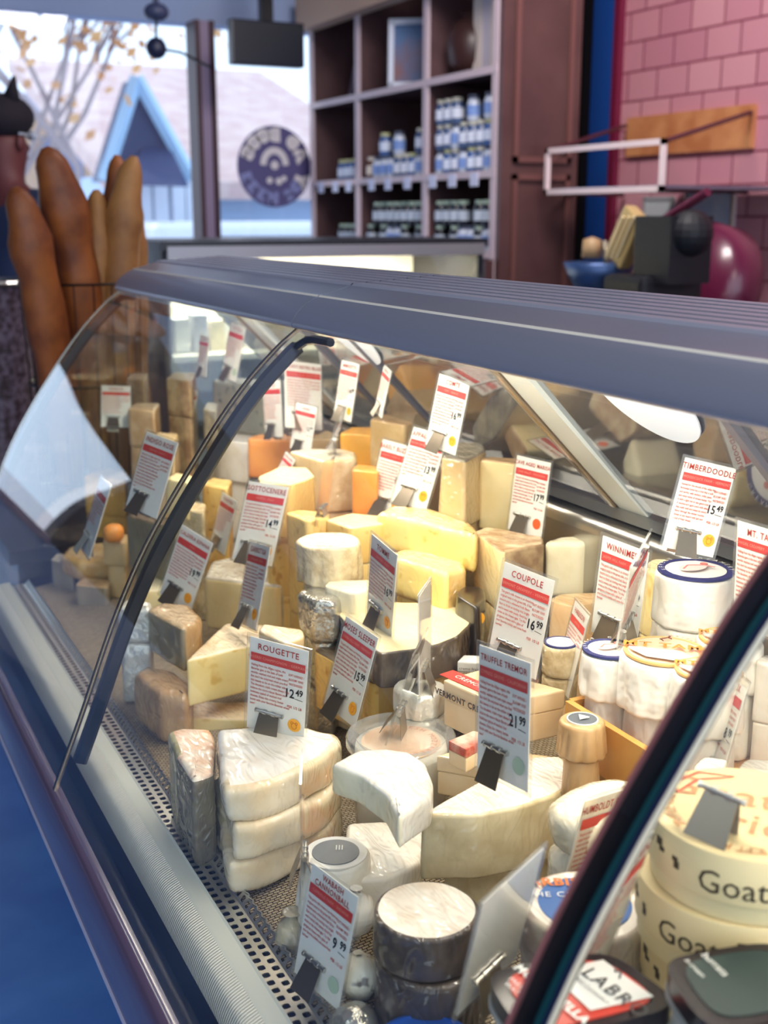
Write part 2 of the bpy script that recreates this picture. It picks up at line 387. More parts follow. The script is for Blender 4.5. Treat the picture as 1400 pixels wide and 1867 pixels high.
for px in (430, 475, 560): P = fl(px, 400, YH - .3); obj('window', bx((P.x - .2, -.1, .5), (P.x + .2, .0, ez - .6)), mat('bright_window', (222, 226, 236), .4), hs)
P = at_y(60, 300, 22); L2 = Vector((P.x, 22, FLOOR))
hb = thing('brick_building', 'distant warm tan building seen behind bare autumn trees', 'building', L2)
zt = at_y(60, 205, 22).z - FLOOR
bxx = bx((-4, 0, 0), (2.6, 5, zt)); obj('wall', bxx, mat('tan_brick', (206, 160, 118), .9, rgb2=(206, 168, 140), scale=2), hb)
obj('roof', bx((-4.2, -.2, zt), (2.8, 5.2, zt + .3)), mat('grey_roof', (176, 176, 196), .8), hb)
for i in range(5): obj('window', bx((-3.6 + i * 1.25, -.1, zt - 1.5), (-2.9 + i * 1.25, 0, zt - .4)), mat('blue_window', (92, 112, 160), .3), hb)
P = at_y(385, 430, 10.5)
vn = thing('parked_van', 'white van parked across the street beside the gabled building', 'van', (P.x, 10.6, FLOOR - .15))
bm = bx((-.5, 0, .35), (2.6, 1.7, 1.45)); bev(bm, .12, 3); obj('body', bm, mat('van_white', (222, 226, 234), .3), vn)
obj('windshield', bx((-.1, -.02, .95), (2.3, .0, 1.32)), mat('dark_window', (56, 60, 84)), vn)
for x in (0.1, 2.0):
    bm = bmesh.new(); v = bmesh.ops.create_cone(bm, cap_ends=True, segments=18, radius1=.32, radius2=.32, depth=.2)['verts']; bmesh.ops.transform(bm, matrix=Matrix.Translation((x, .05, .32)) @ Matrix.Rotation(pi / 2, 4, 'X'), verts=v)
    obj('wheel', bm, M_dark, vn)
def tree(px, pyb, Y, label, leaf, lean=0, H=6.0, seed=1, nl=1800):
    rnd = random.Random(seed); P = at_y(px, pyb, Y)
    t = thing('autumn_tree', label, 'tree', (P.x, Y, FLOOR - .15), group='bare autumn trees across the street')
    bm = bmesh.new(); tips = []
    def br(p, d, l, r_, dep):
        q_ = p + d * l; tube(bm, [p, p + d * l * .5 + Vector((rnd.uniform(-.05, .05), 0, rnd.uniform(-.05, .05))) * l, q_], r_, 5, [r_, r_ * .8, r_ * .6]); tips.append(q_)
        if dep:
            for _ in range(3): br(q_, (d + Vector((rnd.uniform(-.9, .9), rnd.uniform(-.4, .4), rnd.uniform(-.1, .6)))).normalized(), l * .68, r_ * .55, dep - 1)
    br(Vector((0, 0, 0)), Vector((lean, 0, 1)).normalized(), H * .3, .06, 4)
    obj('trunk', bm, mat('grey_bark', (150, 132, 136), .9), t)
    bm = bmesh.new()
    for _ in range(nl):
        c = rnd.choice(tips[4:]) + Vector([rnd.gauss(0, .3) for _ in range(3)]); s_ = rnd.uniform(.045, .1)
        n_ = Vector([rnd.gauss(0, 1) for _ in range(3)]).normalized(); a = n_.orthogonal().normalized(); b = n_.cross(a)
        bm.faces.new([bm.verts.new(c + s_ * (u * a + v_ * b)) for u, v_ in ((-1, 0), (0, -.6), (1, 0), (0, .6))])
    tag(obj('foliage', bm, leaf, t), kind='stuff')
ML = mat('orange_leaves', (232, 180, 120), .8, rgb2=(214, 150, 92), scale=2)
tree(25, 400, 12.6, 'bare orange-leaved tree at the left edge of the window view', ML, .05, 6.2, 3)
tree(95, 400, 12.4, 'orange-leaved tree rising behind the baguettes in the window view', ML, 0, 6.6, 5, 2200)
tree(165, 400, 12, 'orange-leaved tree nearest the blue-trimmed gable', ML, -.05, 6.6, 8, 2200)

# ------------------------------------------------------------------ things by the window
def ball(bm, c, r_, s=(1, 1, 1), seg=18):
    v = bmesh.ops.create_uvsphere(bm, u_segments=seg, v_segments=seg // 2 + 2, radius=1)['verts']
    bmesh.ops.transform(bm, matrix=Matrix.Translation(c) @ Matrix.Diagonal((r_ * s[0], r_ * s[1], r_ * s[2], 1)), verts=v)
a0 = at_y(421, 32, 5.4); a1 = at_y(556, 124, 5.4)
tv = thing('hanging_monitor', 'black flat monitor hanging from the ceiling left of the shelves', 'monitor', ((a0.x + a1.x) / 2, 5.4, a1.z))
bm = bx((-(a1.x - a0.x) / 2, 0, 0), ((a1.x - a0.x) / 2, .06, a0.z - a1.z)); bev(bm, .008); obj('housing', bm, mat('monitor_black', (14, 18, 34), .35), tv)
obj('bracket', bx((-.03, .01, a0.z - a1.z), (.03, .05, 1.75 - a1.z)), M_dark, tv)
P = at_y(285, 88, 4.9)
lm = thing('spot_lamp', 'dark ball spotlight hanging on a thin stem in front of the window', 'lamp', P)
bm = bmesh.new(); ball(bm, (0, 0, 0), .042); obj('lamp_head', bm, mat('lamp_navy', (26, 32, 60), .4), lm)
bm = bmesh.new(); P2 = at_y(285, 22, 4.9) - P; tube(bm, [(0, 0, .03), tuple(P2)], .006, 6); tube(bm, [(0, 0, 0), (.1, 0, -.01), (.22, 0, -.06)], .006, 6); obj('stem', bm, M_dark, lm)
bm = bmesh.new(); ball(bm, tuple(P2), .05, (1, 1, .7)); tube(bm, [tuple(P2), (P2.x, 0, 1.75 - P.z)], .012, 8); obj('ceiling_mount', bm, mat('mount_grey', (56, 62, 92), .5), lm)

# person at the far left, wearing a dark eared hat
P = at_y(8, 300, 4.5)
pr = thing('person', 'person in a dark hat and navy jacket standing behind the baguettes', 'person', (P.x, 4.5, FLOOR), (0, 0, radians(-60)))
def skin(name, verts, edges, radii, m, parent, sub=2):
    me = bpy.data.meshes.new(name); me.from_pydata(verts, edges, []); o = link(name, me, m, parent)
    md = o.modifiers.new('s', 'SKIN'); md.use_smooth_shade = True
    for i, r_ in enumerate(radii): me.skin_vertices[0].data[i].radius = (r_ if isinstance(r_, tuple) else (r_, r_))
    me.skin_vertices[0].data[0].use_root = True
    sd = o.modifiers.new('d', 'SUBSURF'); sd.levels = sub; sd.render_levels = sub
    dg = bpy.context.evaluated_depsgraph_get(); m2 = bpy.data.meshes.new_from_object(o.evaluated_get(dg)); o.modifiers.clear(); o.data = m2
    if not m2.materials: m2.materials.append(m)
    for p in m2.polygons: p.use_smooth = True
    return o
V = [(0, 0, .95), (0, 0, 1.15), (0, 0, 1.36), (0, 0, 1.47), (0, .01, 1.56), (0, .015, 1.66),
     (.17, 0, 1.38), (.23, .02, 1.12), (.22, .16, .93), (-.17, 0, 1.38), (-.24, .03, 1.12), (-.2, .2, 1.0),
     (.09, 0, .86), (.1, .02, .48), (.1, -.01, .08), (.11, .12, .03), (-.09, 0, .86), (-.1, .02, .48), (-.1, -.01, .08), (-.11, .12, .03)]
Ed = [(0, 1), (1, 2), (2, 3), (3, 4), (4, 5), (2, 6), (6, 7), (7, 8), (2, 9), (9, 10), (10, 11), (0, 12), (12, 13), (13, 14), (14, 15), (0, 16), (16, 17), (17, 18), (18, 19)]
Rr = [(.15, .11), (.14, .11), (.16, .11), .055, (.08, .09), (.075, .085), .06, .045, .034, .06, .045, .034, .085, .058, .045, .04, .085, .058, .045, .04]
skin('body', V, Ed, Rr, mat('face_skin', (96, 46, 46), .6), pr)
for n_, c_, s_, r_ in (('nose', (0, .10, 1.59), (.9, 1.3, 1.2), .014), ('ear', (.085, .01, 1.6), (.4, .8, 1.2), .02), ('ear', (-.085, .01, 1.6), (.4, .8, 1.2), .02), ('mouth', (0, .093, 1.553), (1.6, .4, .45), .014)): bm = bmesh.new(); ball(bm, c_, r_, s_); obj(n_, bm, MATS['face_skin'] if n_ != 'mouth' else mat('lip', (130, 50, 50), .5), pr, True)
skin('jacket', [(0, 0, .9), (0, 0, 1.15), (0, 0, 1.37), (0, 0, 1.45), (.18, 0, 1.38), (.24, .02, 1.12), (.225, .15, .95), (-.18, 0, 1.38), (-.25, .03, 1.12), (-.21, .19, 1.02)], [(0, 1), (1, 2), (2, 3), (2, 4), (4, 5), (5, 6), (2, 7), (7, 8), (8, 9)], [(.18, .14), (.17, .13), (.185, .13), .075, .078, .062, .05, .078, .062, .05], mat('navy_jacket', (34, 46, 78), .8), pr)
skin('trousers', [(0, 0, .95), (.09, 0, .84), (.1, .02, .48), (.1, 0, .1), (-.09, 0, .84), (-.1, .02, .48), (-.1, 0, .1)], [(0, 1), (1, 2), (2, 3), (0, 4), (4, 5), (5, 6)], [(.16, .12), .1, .075, .06, .1, .075, .06], mat('black_trousers', (24, 24, 32), .8), pr)
bm = bmesh.new(); ball(bm, (0, 0, 1.69), .112, (1, 1.05, .72)); tube(bm, [(-.06, 0, 1.74), (-.085, 0, 1.82)], .03, 6, [.035, .006]); tube(bm, [(.06, 0, 1.74), (.085, 0, 1.82)], .03, 6, [.035, .006]); obj('hat', bm, mat('dark_hat', (30, 22, 32), .9), pr, True)
bm = bmesh.new(); ball(bm, (.04, .095, 1.63), .026, (1, .4, .7)); ball(bm, (-.04, .095, 1.63), .026, (1, .4, .7)); tube(bm, [(-.03, .1, 1.632), (.03, .1, 1.632)], .005, 5); tube(bm, [(.055, .09, 1.63), (.09, 0, 1.63)], .004, 5); tube(bm, [(-.055, .09, 1.63), (-.09, 0, 1.63)], .004, 5); obj('glasses', bm, mat('pale_lens', (190, 196, 210), .2), pr, True)

# ------------------------------------------------------------------ bread stand and baguettes, past the far end of the case
ct = thing('bread_stand', 'dark counter stand with blue base beyond the far end of the case', 'counter', (.75, 3.1, FLOOR))
obj('base', bx((-.37, -.55, 0), (.5, .5, .40)), mat('blue_base', (84, 120, 170), .4), ct)
obj('cabinet', bx((-.36, -.54, .40), (.5, .5, .62)), M_dark, ct)
obj('top', bx((-.38, -.56, .62), (.52, .52, .65)), mat('stand_top', (22, 20, 24), .4), ct)
BZ = FLOOR + .65
bc = at_y(150, 515, 2.95); bc = Vector((bc.x, 2.98, BZ))
bk = thing('wire_basket', 'black wire basket holding the baguettes on the bread stand', 'basket', bc)
M_wire = mat('black_wire', (24, 18, 18), .4, .6)
rz = at_y(150, 515, 2.95).z - BZ; rr = .145
for zz, r_ in ((rz, rr), (rz * .55, rr * .94), (rz * .1, rr * .85)):
    bm = bmesh.new(); tube(bm, [(r_ * cos(a), r_ * sin(a), zz) for a in [2 * pi * k / 32 for k in range(33)]], .0035, 6)
    obj('rim', bm, M_wire, bk)
bm = bmesh.new()
for k in range(20):
    a = 2 * pi * k / 20; bm = bmesh.new(); tube(bm, [(rr * .85 * cos(a), rr * .85 * sin(a), .005), (rr * cos(a), rr * sin(a), rz)], .0018, 5); obj('wire', bm, M_wire, bk)
bm = bmesh.new(); lathe(bm, [(0, 0), (rr * .86, 0), (rr * .86, .006), (0, .006)], 24); obj('basket_floor', bm, M_wire, bk)
M_bag = mat('baguette_crust', (150, 84, 34), .55, 0, (104, 50, 18), 9, .5, 30, dist=.004)
M_bag2 = mat('baguette_crust_pale', (160, 110, 58), .6, 0, (124, 78, 36), 9, .5, 30, dist=.004)
def baguette(tip, mid, foot, Y0, Y1, r_, label, m):
    T = at_y(*tip, Y0); Mi = at_y(*mid, (Y0 + Y1) / 2 ); F = bc + _r * foot[0] + _h * foot[1] + Vector((0, 0, .02))
    pts = []; n = 22
    for k in range(n + 1):
        t = k / n; pts.append(((1 - t) ** 2) * T + 2 * t * (1 - t) * Mi + t * t * F)
    bm = bmesh.new(); rad = []
    for k in range(n + 1):
        t = k / n; e = min(1, sqrt(max(0, min(t * 3.6, (1 - t) * 9)) + .03)); rad.append(r_ * e * ((1 + .06 * sin(t * 26)) * (1 - .15 * t)) * (1))
    o0 = F.copy(); tube(bm, [p - o0 for p in pts], r_, 14, rad)
    rnd = random.Random(int(tip[0]))
    for v in bm.verts: v.co += .004 * noise.noise_vector(v.co * 18 + Vector((tip[0], 0, 0)))
    o = obj('baguette', bm, m, None, True); o.location = o0; tag(o, label, 'baguette', 'baguettes in the wire basket')
baguette((28, 340), (72, 470), (-.035, -.05), 2.82, 2.86, .052, 'leftmost baguette, orange-brown, leaning out of the basket', M_bag)
baguette((82, 268), (146, 410), (.015, .035), 2.90, 2.95, .060, 'tallest left baguette, its pointed tip leaning left', M_bag)
baguette((176, 345), (176, 460), (.03, -.055), 2.95, 2.98, .040, 'short baguette standing between the left and right pairs', M_bag2)
baguette((215, 283), (212, 420), (.075, .06), 3.02, 3.02, .042, 'baguette behind the dusted one, only its tip showing at right', M_bag)
baguette((244, 285), (205, 430), (.085, -.02), 2.92, 2.95, .047, 'light flour-dusted baguette at the right front of the basket', M_bag2)
baguette((243, 360), (236, 470), (.115, .03), 3.0, 3.0, .040, 'pale baguette at the far right of the basket', M_bag2)
P = at_y(25, 540, 3.3)
tb = thing('bread_basket', 'silver-rimmed basket of dark rolls left of the baguettes', 'basket', (P.x - .06, 3.35, BZ))
bm = bmesh.new(); hh = at_y(25, 515, 3.3).z - BZ; lathe(bm, [(0, 0), (.10, 0), (.12, hh * .98), (.125, hh), (.115, hh), (.095, .01), (0, .01)], 20); obj('bowl', bm, mat('rattan_dark', (58, 44, 50), .6, rgb2=(110, 96, 110), scale=60), tb)
bm = bmesh.new(); tube(bm, [(.122 * cos(a), .122 * sin(a), hh) for a in [2 * pi * k / 24 for k in range(25)]], .008, 6); obj('rim', bm, M_steel, tb)

# ------------------------------------------------------------------ second display case, beyond
Y2 = 3.75; zt = at_y(600, 437, Y2).z; xa = at_y(300, 450, Y2).x; xb = at_y(876, 450, Y2).x
c2 = thing('far_display_case', 'second lit display case standing crosswise behind, under the shelves', 'display case', (xa, Y2, FLOOR))
H2 = zt - FLOOR; Wd = xb - xa
obj('top', bx((-.02, -.02, H2 - .03), (Wd + .02, .55, H2)), mat('case_black', (22, 22, 30), .35), c2)
z1 = at_y(600, 446, Y2).z - FLOOR; z2 = at_y(600, 468, Y2).z - FLOOR
obj('steel_band', bx((0, -.03, z2), (Wd, .0, z1)), mat('band_grey', (150, 148, 152), .35, .6), c2)
obj('glass_front', bx((0, -.01, .62), (Wd, -.004, z2)), M_glass, c2)
obj('base', bx((0, 0, 0), (Wd, .55, .6)), mat('case_grey', (72, 76, 92), .5), c2)
obj('rear_panel', bx((0, .5, .6), (Wd, .54, H2 - .03)), mat('case_inner', (236, 226, 206), .6), c2)
obj('shelf', bx((.02, .05, .88), (Wd - .02, .5, .9)), mat('case_inner', (236, 226, 206)), c2)
for x in (0, Wd): obj('end_panel', bx((x - .012, 0, .6), (x + .012, .54, H2 - .03)), mat('case_black', (22, 22, 30)), c2)
area('far_case_lamp', (xa + Wd / 2, Y2 + .2, zt - .05), (xa + Wd / 2, Y2 + .25, zt - .5), Wd * .9, .1, 14, (1, .93, .8))
rnd = random.Random(4); ORD2 = 'first second third fourth fifth sixth seventh eighth ninth tenth eleventh twelfth thirteenth fourteenth fifteenth sixteenth'.split()
for k in range(16):
    x = .06 + k * (Wd - .1) / 16; h_ = rnd.uniform(.10, .17)
    o = obj('cheese_packet', bev(bx((0, 0, 0), (.055, .08, h_)), .006), mat('packet_%d' % (k % 3), ((238, 234, 226), (200, 196, 200), (232, 214, 170))[k % 3], .5)); o.location = (xa + x, Y2 + .12 + .1 * rnd.random(), FLOOR + .9)
    tag(o, 'upright packet in the far display case, %s from its left end' % (ORD2[k]), 'packet', 'packets in the far display case')

# ------------------------------------------------------------------ bookcase of jars
XS = 2.5; YN = at_x(905, 300, XS).y; YF = at_x(567, 300, XS).y; D = .38
bcx = thing('jar_shelving', 'tall wooden shelving with pale front edges, filled with jars and frames', 'shelving', (XS, YN, FLOOR))
M_sh = mat('shelf_edge', (206, 184, 190), .5); M_shd = mat('shelf_brown', (86, 58, 60), .6, rgb2=(72, 46, 50), scale=6); M_cab = mat('cabinet_brown', (86, 56, 54), .45, rgb2=(74, 46, 46), scale=5)
TOP = 1.7 - FLOOR; LY = YF - YN
zA = at_x(761, 150, XS).z - FLOOR; zB = at_x(893, 312, XS).z - FLOOR; zC = at_x(700, 438, XS).z - FLOOR - .03; zD = at_x(761, -10, XS).z - FLOOR
ds = [at_x(p, 300, XS).y - YN for p in (775, 652)]
obj('back_panel', bx((D - .02, 0, 0), (D, LY, TOP)), mat('back_tan', (196, 160, 128), .6), bcx)
for y in [.012, LY - .012]: obj('side_board', bx((.006, y - .012, 0), (D, y + .012, TOP)), M_shd, bcx)
for y in ds: obj('divider', bx((.008, y - .012, 0), (D - .02, y + .012, TOP)), M_shd, bcx)
for y in [.018, ds[0], ds[1], LY - .018]: obj('edge_strip', bx((-.004, y - .02, 0), (.008, y + .02, TOP)), M_sh, bcx)
for z_ in (zC, zB, zA): obj('shelf', bx((.008, .024, z_ - .02), (D - .02, LY - .024, z_)), M_shd, bcx); obj('edge_strip', bx((-.006, .0, z_ - .024), (.007, LY, z_ + .004)), M_sh, bcx)
obj('cornice', bx((-.06, -.03, zD), (.02, LY + .03, zD + .16)), mat('cornice_oak', (196, 164, 140), .6), bcx)
obj('lower_cabinet', bx((-.04, 0, 0), (D, LY, zC - .03)), M_cab, bcx)
cbt = thing('tall_cabinet', 'tall dark brown cabinet with moulded panels right of the jar shelves', 'cabinet', (XS, YN - .03, FLOOR))
x2 = at_y(1052, 300, YN - .03).x - XS
obj('carcass', bx((0.0, 0, 0), (x2, .05, TOP)), M_cab, cbt)
zp1 = at_y(950, 297, YN).z - FLOOR; zp2 = at_y(950, 318, YN).z - FLOOR
for lo, hi in ((zp1, TOP - .05), (.1, zp2)):
    bm = bmesh.new()
    for (a, b) in (((.05, lo), (x2 - .04, lo + .022)), ((.05, hi - .022), (x2 - .04, hi)), ((.05, lo), (.07, hi)), ((x2 - .06, lo), (x2 - .04, hi))):
        box(bm, ((a[0] + b[0]) / 2, -.008, (a[1] + b[1]) / 2), (b[0] - a[0], .016, b[1] - a[1]))
    obj('panel_moulding', bm, mat('moulding_brown', (104, 66, 62), .4), cbt)
# jars: body, lid, label; copied along the shelves
def jar(kind):
    col, lid = (((70, 90, 130), (200, 196, 180)), ((188, 196, 214), (60, 66, 90)), ((92, 60, 48), (206, 200, 190)), ((60, 92, 150), (190, 190, 140)), ((30, 32, 44), (180, 200, 180)))[kind]
    t = thing('jar', 'j', 'jar')
    bm = bmesh.new(); lathe(bm, [(0, 0), (.026, 0), (.028, .01), (.028, .07), (.02, .085), (0, .085)], 14); obj('jar_body', bm, mat('jar_%d' % kind, col, .2), t, True, 40)
    bm = bmesh.new(); lathe(bm, [(0, .085), (.022, .085), (.022, .1), (0, .1)], 14); obj('lid', bm, mat('lid_%d' % kind, lid, .4), t)
    bm = bmesh.new(); lathe(bm, [(.0285, .02), (.0288, .02), (.0288, .06), (.0285, .06)], 14); obj('jar_label', bm, mat('jar_label_%d' % kind, ((214, 220, 236), (120, 150, 210), (226, 214, 200), (210, 220, 240), (196, 206, 220))[kind], .6), t)
    return t
protos = [jar(k) for k in range(5)]; usedj = [False] * 5
def place_jar(k, y, x, z_, label, group, sc=1):
    o = copy_tree(protos[k]) if usedj[k] else protos[k]; usedj[k] = True
    o.location = (XS + x, YN + y, FLOOR + z_); o.scale = (sc, sc, sc); tag(o, label, 'jar', group)
bays = ((.03, ds[0] - .02, 'nearest'), (ds[0] + .02, ds[1] - .02, 'middle'), (ds[1] + .02, LY - .04, 'far'))
rnd = random.Random(12); ORD = 'first second third fourth fifth sixth seventh eighth ninth tenth eleventh twelfth'.split(); JC = ('navy', 'pale blue-grey', 'brown', 'bright blue', 'near-black')
for b, (y0, y1, nm) in enumerate(bays):
    n = int((y1 - y0) / .064)
    for i in range(n):
        y = y0 + .035 + i * (y1 - y0 - .07) / max(1, n - 1)
        if b == 2 and i > 3: continue
        lv = (3, 2, 1)[b]
        for L1 in range(lv):
            if L1 == lv - 1 and rnd.random() < .35 and lv > 1: continue
            k = rnd.choice((0, 1, 3, 1, 0)) if L1 else rnd.choice((0, 3, 2, 1))
            place_jar(k, y, .05, zB + .0005 + L1 * .1, '%s jar, %s layer, %s from near end, %s bay of tagged shelf' % (JC[k], ('bottom', 'second', 'third')[L1], ORD[i], nm), 'jars on the tagged shelf, %s bay' % nm)
        if rnd.random() < .8: place_jar(rnd.choice((4, 4, 1)), y, .05, zC + .0005, 'dark jar on lowest shelf, %s from near end, %s bay' % (ORD[i], nm), 'dark jars on the lowest shelf, %s bay' % nm)
        if b < 2 and rnd.random() < .75: place_jar(4, y, .05, zC + .1005, 'stacked upper dark jar on lowest shelf, %s from near end, %s bay' % (ORD[i], nm), 'dark jars on the lowest shelf, %s bay' % nm)
for i, px in enumerate((584, 610, 634, 676, 706, 741, 787, 823, 863)):
    P = at_x(px, 325, XS - .012); o = obj('shelf_tag', bx((-.002, -.03, -.05), (.002, .03, .0)), mat('tag_paper', (214, 216, 240), .6)); o.location = (XS - .009, P.y, FLOOR + zB - .004)
    tag(o, 'small white tag on the shelf edge, %s in the %s bay' % (('farthest', 'middle', 'nearest')[i % 3], ('far', 'middle', 'nearest')[i // 3]), 'price tag', 'price tags on the jar shelf edge')
fy = (ds[0] + ds[1]) / 2
pf = thing('picture_frame', 'white-framed blue picture standing on the top shelf, middle bay', 'picture frame', (XS + .12, YN + fy - .08, FLOOR + zA), (0, radians(4), radians(52)))
bm = bmesh.new()
for c, s_ in (((0, 0, .012), (.02, .3, .024)), ((0, 0, .278), (.02, .3, .024)), ((0, -.14, .145), (.02, .024, .29)), ((0, .14, .145), (.02, .024, .29))): box(bm, c, s_)
obj('frame', bm, mat('frame_white', (206, 212, 228), .5), pf); obj('picture', bx((.0, -.13, .02), (.008, .13, .27)), mat('picture_blue', (70, 104, 150), .5, rgb2=(120, 84, 90), scale=6), pf)
o = thing('easel_stand', 'small dark easel stand on the top shelf, far bay', 'easel', (XS + .15, YN + (ds[1] + LY) / 2, FLOOR + zA))
for s_ in (-1, 1): bm = bmesh.new(); tube(bm, [(0, .1 * s_ + .03, 0), (.03, .02 * s_, .34)], .014, 6); obj('leg', bm, mat('easel_grey', (128, 112, 128), .5), o)
bm = bmesh.new(); ball(bm, (.03, 0, .34), .045, (1, 1.4, .7)); obj('top_knob', bm, mat('easel_grey', (128, 112, 128)), o)
bm = bmesh.new(); lathe(bm, [(0, 0), (.05, 0), (.10, .06), (.11, .14), (.08, .21), (.04, .24), (.05, .26), (0, .26)], 20); o = obj('vase', bm, mat('vase_brown', (58, 34, 32), .4), None, True); o.location = (XS + .14, YN + ds[0] - .14, FLOOR + zA); tag(o, 'round dark brown vase on the top shelf, nearest bay', 'vase')
for i, (y, h_) in enumerate(((.33, .3), (.26, .34), (.2, .28))):
    o = obj('paper_sheaf', bx((0, -.03, 0), (.15, .03, h_)), mat('sheaf_%d' % (i % 2), ((224, 210, 200), (206, 196, 206))[i % 2], .7)); o.location = (XS + .1, YN + y, FLOOR + zA)
    tag(o, ('cream', 'tallest white', 'short grey-white')[i] + ' sheaf of papers standing beside the brown vase', 'papers')
o = obj('folded_cloth', bev(bx((0, 0, 0), (.2, .11, .33)), .02), mat('cloth_navy', (52, 58, 92), .8)); o.location = (XS + .06, YN + .04, FLOOR + zA); tag(o, 'navy bundle at the near end of the top shelf', 'bundle')

# ------------------------------------------------------------------ wall rack, back counter and slicers at right
XF = 2.64
f0, f1 = at_x(998, 308, XF), at_x(1208, 300, XF); zlo, zhi = at_x(1100, 347, XF).z, at_x(1100, 267, XF).z
wr = thing('hanging_rack', 'wall rack with pale rectangular front frame and oak backboard on shingles', 'wall rack', (XR, (f0.y + f1.y) / 2, zlo))
hy = (f0.y - f1.y) / 2; xq = XF - XR; hz = zhi - zlo
M_pf = mat('pale_pink_steel', (226, 206, 206), .4)
bm = bmesh.new()
for a, b in (((xq, -hy, 0), (xq, hy, 0)), ((xq, hy, 0), (xq, hy, hz)), ((xq, hy, hz), (xq, -hy, hz)), ((xq, -hy, hz), (xq, -hy, 0))):
    box(bm, [(p + q_) / 2 for p, q_ in zip(a, b)], (.014, abs(a[1] - b[1]) + .02, abs(a[2] - b[2]) + .02))
obj('front_frame', bm, M_pf, wr)
obj('shelf', bx((xq, -hy, .0), (-.02, hy, .012)), mat('rack_steel', (128, 126, 144), .3, .6), wr)
b0, b1 = at_x(1150, 250, XR), at_x(1378, 240, XR); zb0, zb1 = at_x(1265, 278, XR).z, at_x(1265, 203, XR).z
obj('backboard', bx((-.025, b1.y - wr.location.y, zb0 - zlo), (0, b0.y - wr.location.y, zb1 - zlo)), mat('rack_oak', (204, 140, 92), .5, rgb2=(180, 112, 70), scale=8), wr)
M_dm = mat('rack_arm_maroon', (74, 26, 40), .5)
for s_, bb in ((-1, b1), (1, b0)):
    bm = bmesh.new(); tube(bm, [(xq, s_ * hy, hz), (-.03, bb.y - wr.location.y, zb1 - zlo - .03)], .008, 6); tube(bm, [(xq, s_ * hy, 0), (-.03, bb.y - wr.location.y, .0)], .01, 6); obj('arm', bm, M_dm, wr)
bct = thing('back_counter', 'dark counter along the shingle wall carrying the slicers', 'counter', (2.75, 2.2, FLOOR))
CT = .92
obj('top', bx((-.5, -1.6, CT - .04), (.54, 1.35, CT)), mat('dark_top', (40, 38, 48), .4), bct); obj('cabinet', bx((-.3, -1.6, 0), (.54, 1.3, CT - .04)), mat('dark_cab', (44, 34, 40), .5), bct)
CZ = FLOOR + CT
# small slicer (navy bowl, brass ribbed pusher)
Y1_ = 3.1
def sp(px, py, X): return at_x(px, py, X)
XA_ = 2.45
o0 = sp(1150, 560, XA_); o0.z = CZ
sl = thing('meat_slicer', 'black meat slicer with brass ribbed pusher and blue steel drip bowl', 'slicer', o0)
R_ = lambda px, py, X=XA_: sp(px, py, X) - o0
bm = bmesh.new(); c = R_(1190, 500); box(bm, (c.x, c.y, c.z * .5), (.24, .2, c.z)); bev(bm, .02)
c2_ = R_(1225, 455); box(bm, c2_, (.16, .17, .20)); ball(bm, R_(1258, 425), .07); obj('body', bm, mat('slicer_black', (16, 16, 24), .6), sl, False)
bm = bmesh.new(); a, b = R_(1128, 470), R_(1160, 395); v = box(bm, (a + b) / 2, (.05, .1, (a - b).length + .03)); ax = (b - a).normalized()
bmesh.ops.rotate(bm, cent=(a + b) / 2, matrix=Vector((0, 0, 1)).rotation_difference(ax).to_matrix(), verts=bm.verts[:]); bev(bm, .012)
obj('pusher', bm, mat('brass_pusher', (198, 172, 116), .4, .3), sl)
side = Vector((0, 1, 0))
for k in (-1, 0, 1): bm = bmesh.new(); tube(bm, [a + Vector((-.03, k * .028, 0)), b + Vector((-.03, k * .028, 0))], .006, 6); obj('rib', bm, mat('brass_rib', (226, 206, 160), .35), sl)
bm = bmesh.new(); c = R_(1092, 478); lathe(bm, [(0, -.12), (.06, -.11), (.10, -.05), (.12, .0), (.11, .0), (.09, -.05), (0, -.1)], 24, c); obj('drip_bowl', bm, mat('navy_steel', (58, 84, 130), .35, .4), sl, True)
bm = bmesh.new(); lathe(bm, [(0, 0), (.035, 0), (.03, .06), (0, .07)], 16, R_(1078, 470)); obj('tan_knob', bm, mat('knob_tan', (176, 144, 104), .5), sl, True)
bm = bmesh.new(); tube(bm, [R_(1101, 440), R_(1108, 495)], .011, 8); obj('handle', bm, M_steel, sl)
bm = bmesh.new(); tube(bm, [R_(1050, 480), R_(1056, 505), R_(1070, 525)], .008, 8); obj('blade_guard', bm, M_steel, sl)
bm = bmesh.new(); tube(bm, [sp(1195, 410, XA_) - o0, sp(1290, 350, XA_) - o0], .014, 8); obj('lever', bm, mat('lever_maroon', (96, 26, 52), .4), sl)
# big maroon slicer
XB_ = 2.78
o1 = sp(1310, 560, XB_); o1.z = CZ
s2 = thing('vintage_slicer', 'large maroon domed slicer at the right end of the back counter', 'slicer', o1)
R1 = lambda px, py, X=XB_: sp(px, py, X) - o1
c = R1(1284, 520); rad = (R1(1364, 520) - c).length
bm = bmesh.new(); lathe(bm, [(0, -.09), (rad * .8, -.09), (rad, -.06), (rad, .03), (rad * .85, .07), (rad * .4, .1), (0, .105)], 36); bmesh.ops.rotate(bm, matrix=Matrix.Rotation(radians(-78), 3, 'Y'), verts=bm.verts); bmesh.ops.translate(bm, vec=c, verts=bm.verts)
obj('dome', bm, mat('maroon_enamel', (96, 26, 56), .3, coat=.5), s2, True)
bm = bmesh.new(); box(bm, (c.x + .02, c.y, c.z * .35), (.3, .26, c.z * .7)); bev(bm, .02); obj('base', bm, mat('slicer_navy', (34, 40, 74), .4), s2)
bm = bmesh.new(); tube(bm, [R1(1225, 512, XB_ - .1), R1(1245, 528, XB_ - .1), R1(1265, 538, XB_ - .1)], .01, 8); obj('guard_rim', bm, mat('rim_tan', (206, 178, 160), .3, .4), s2)
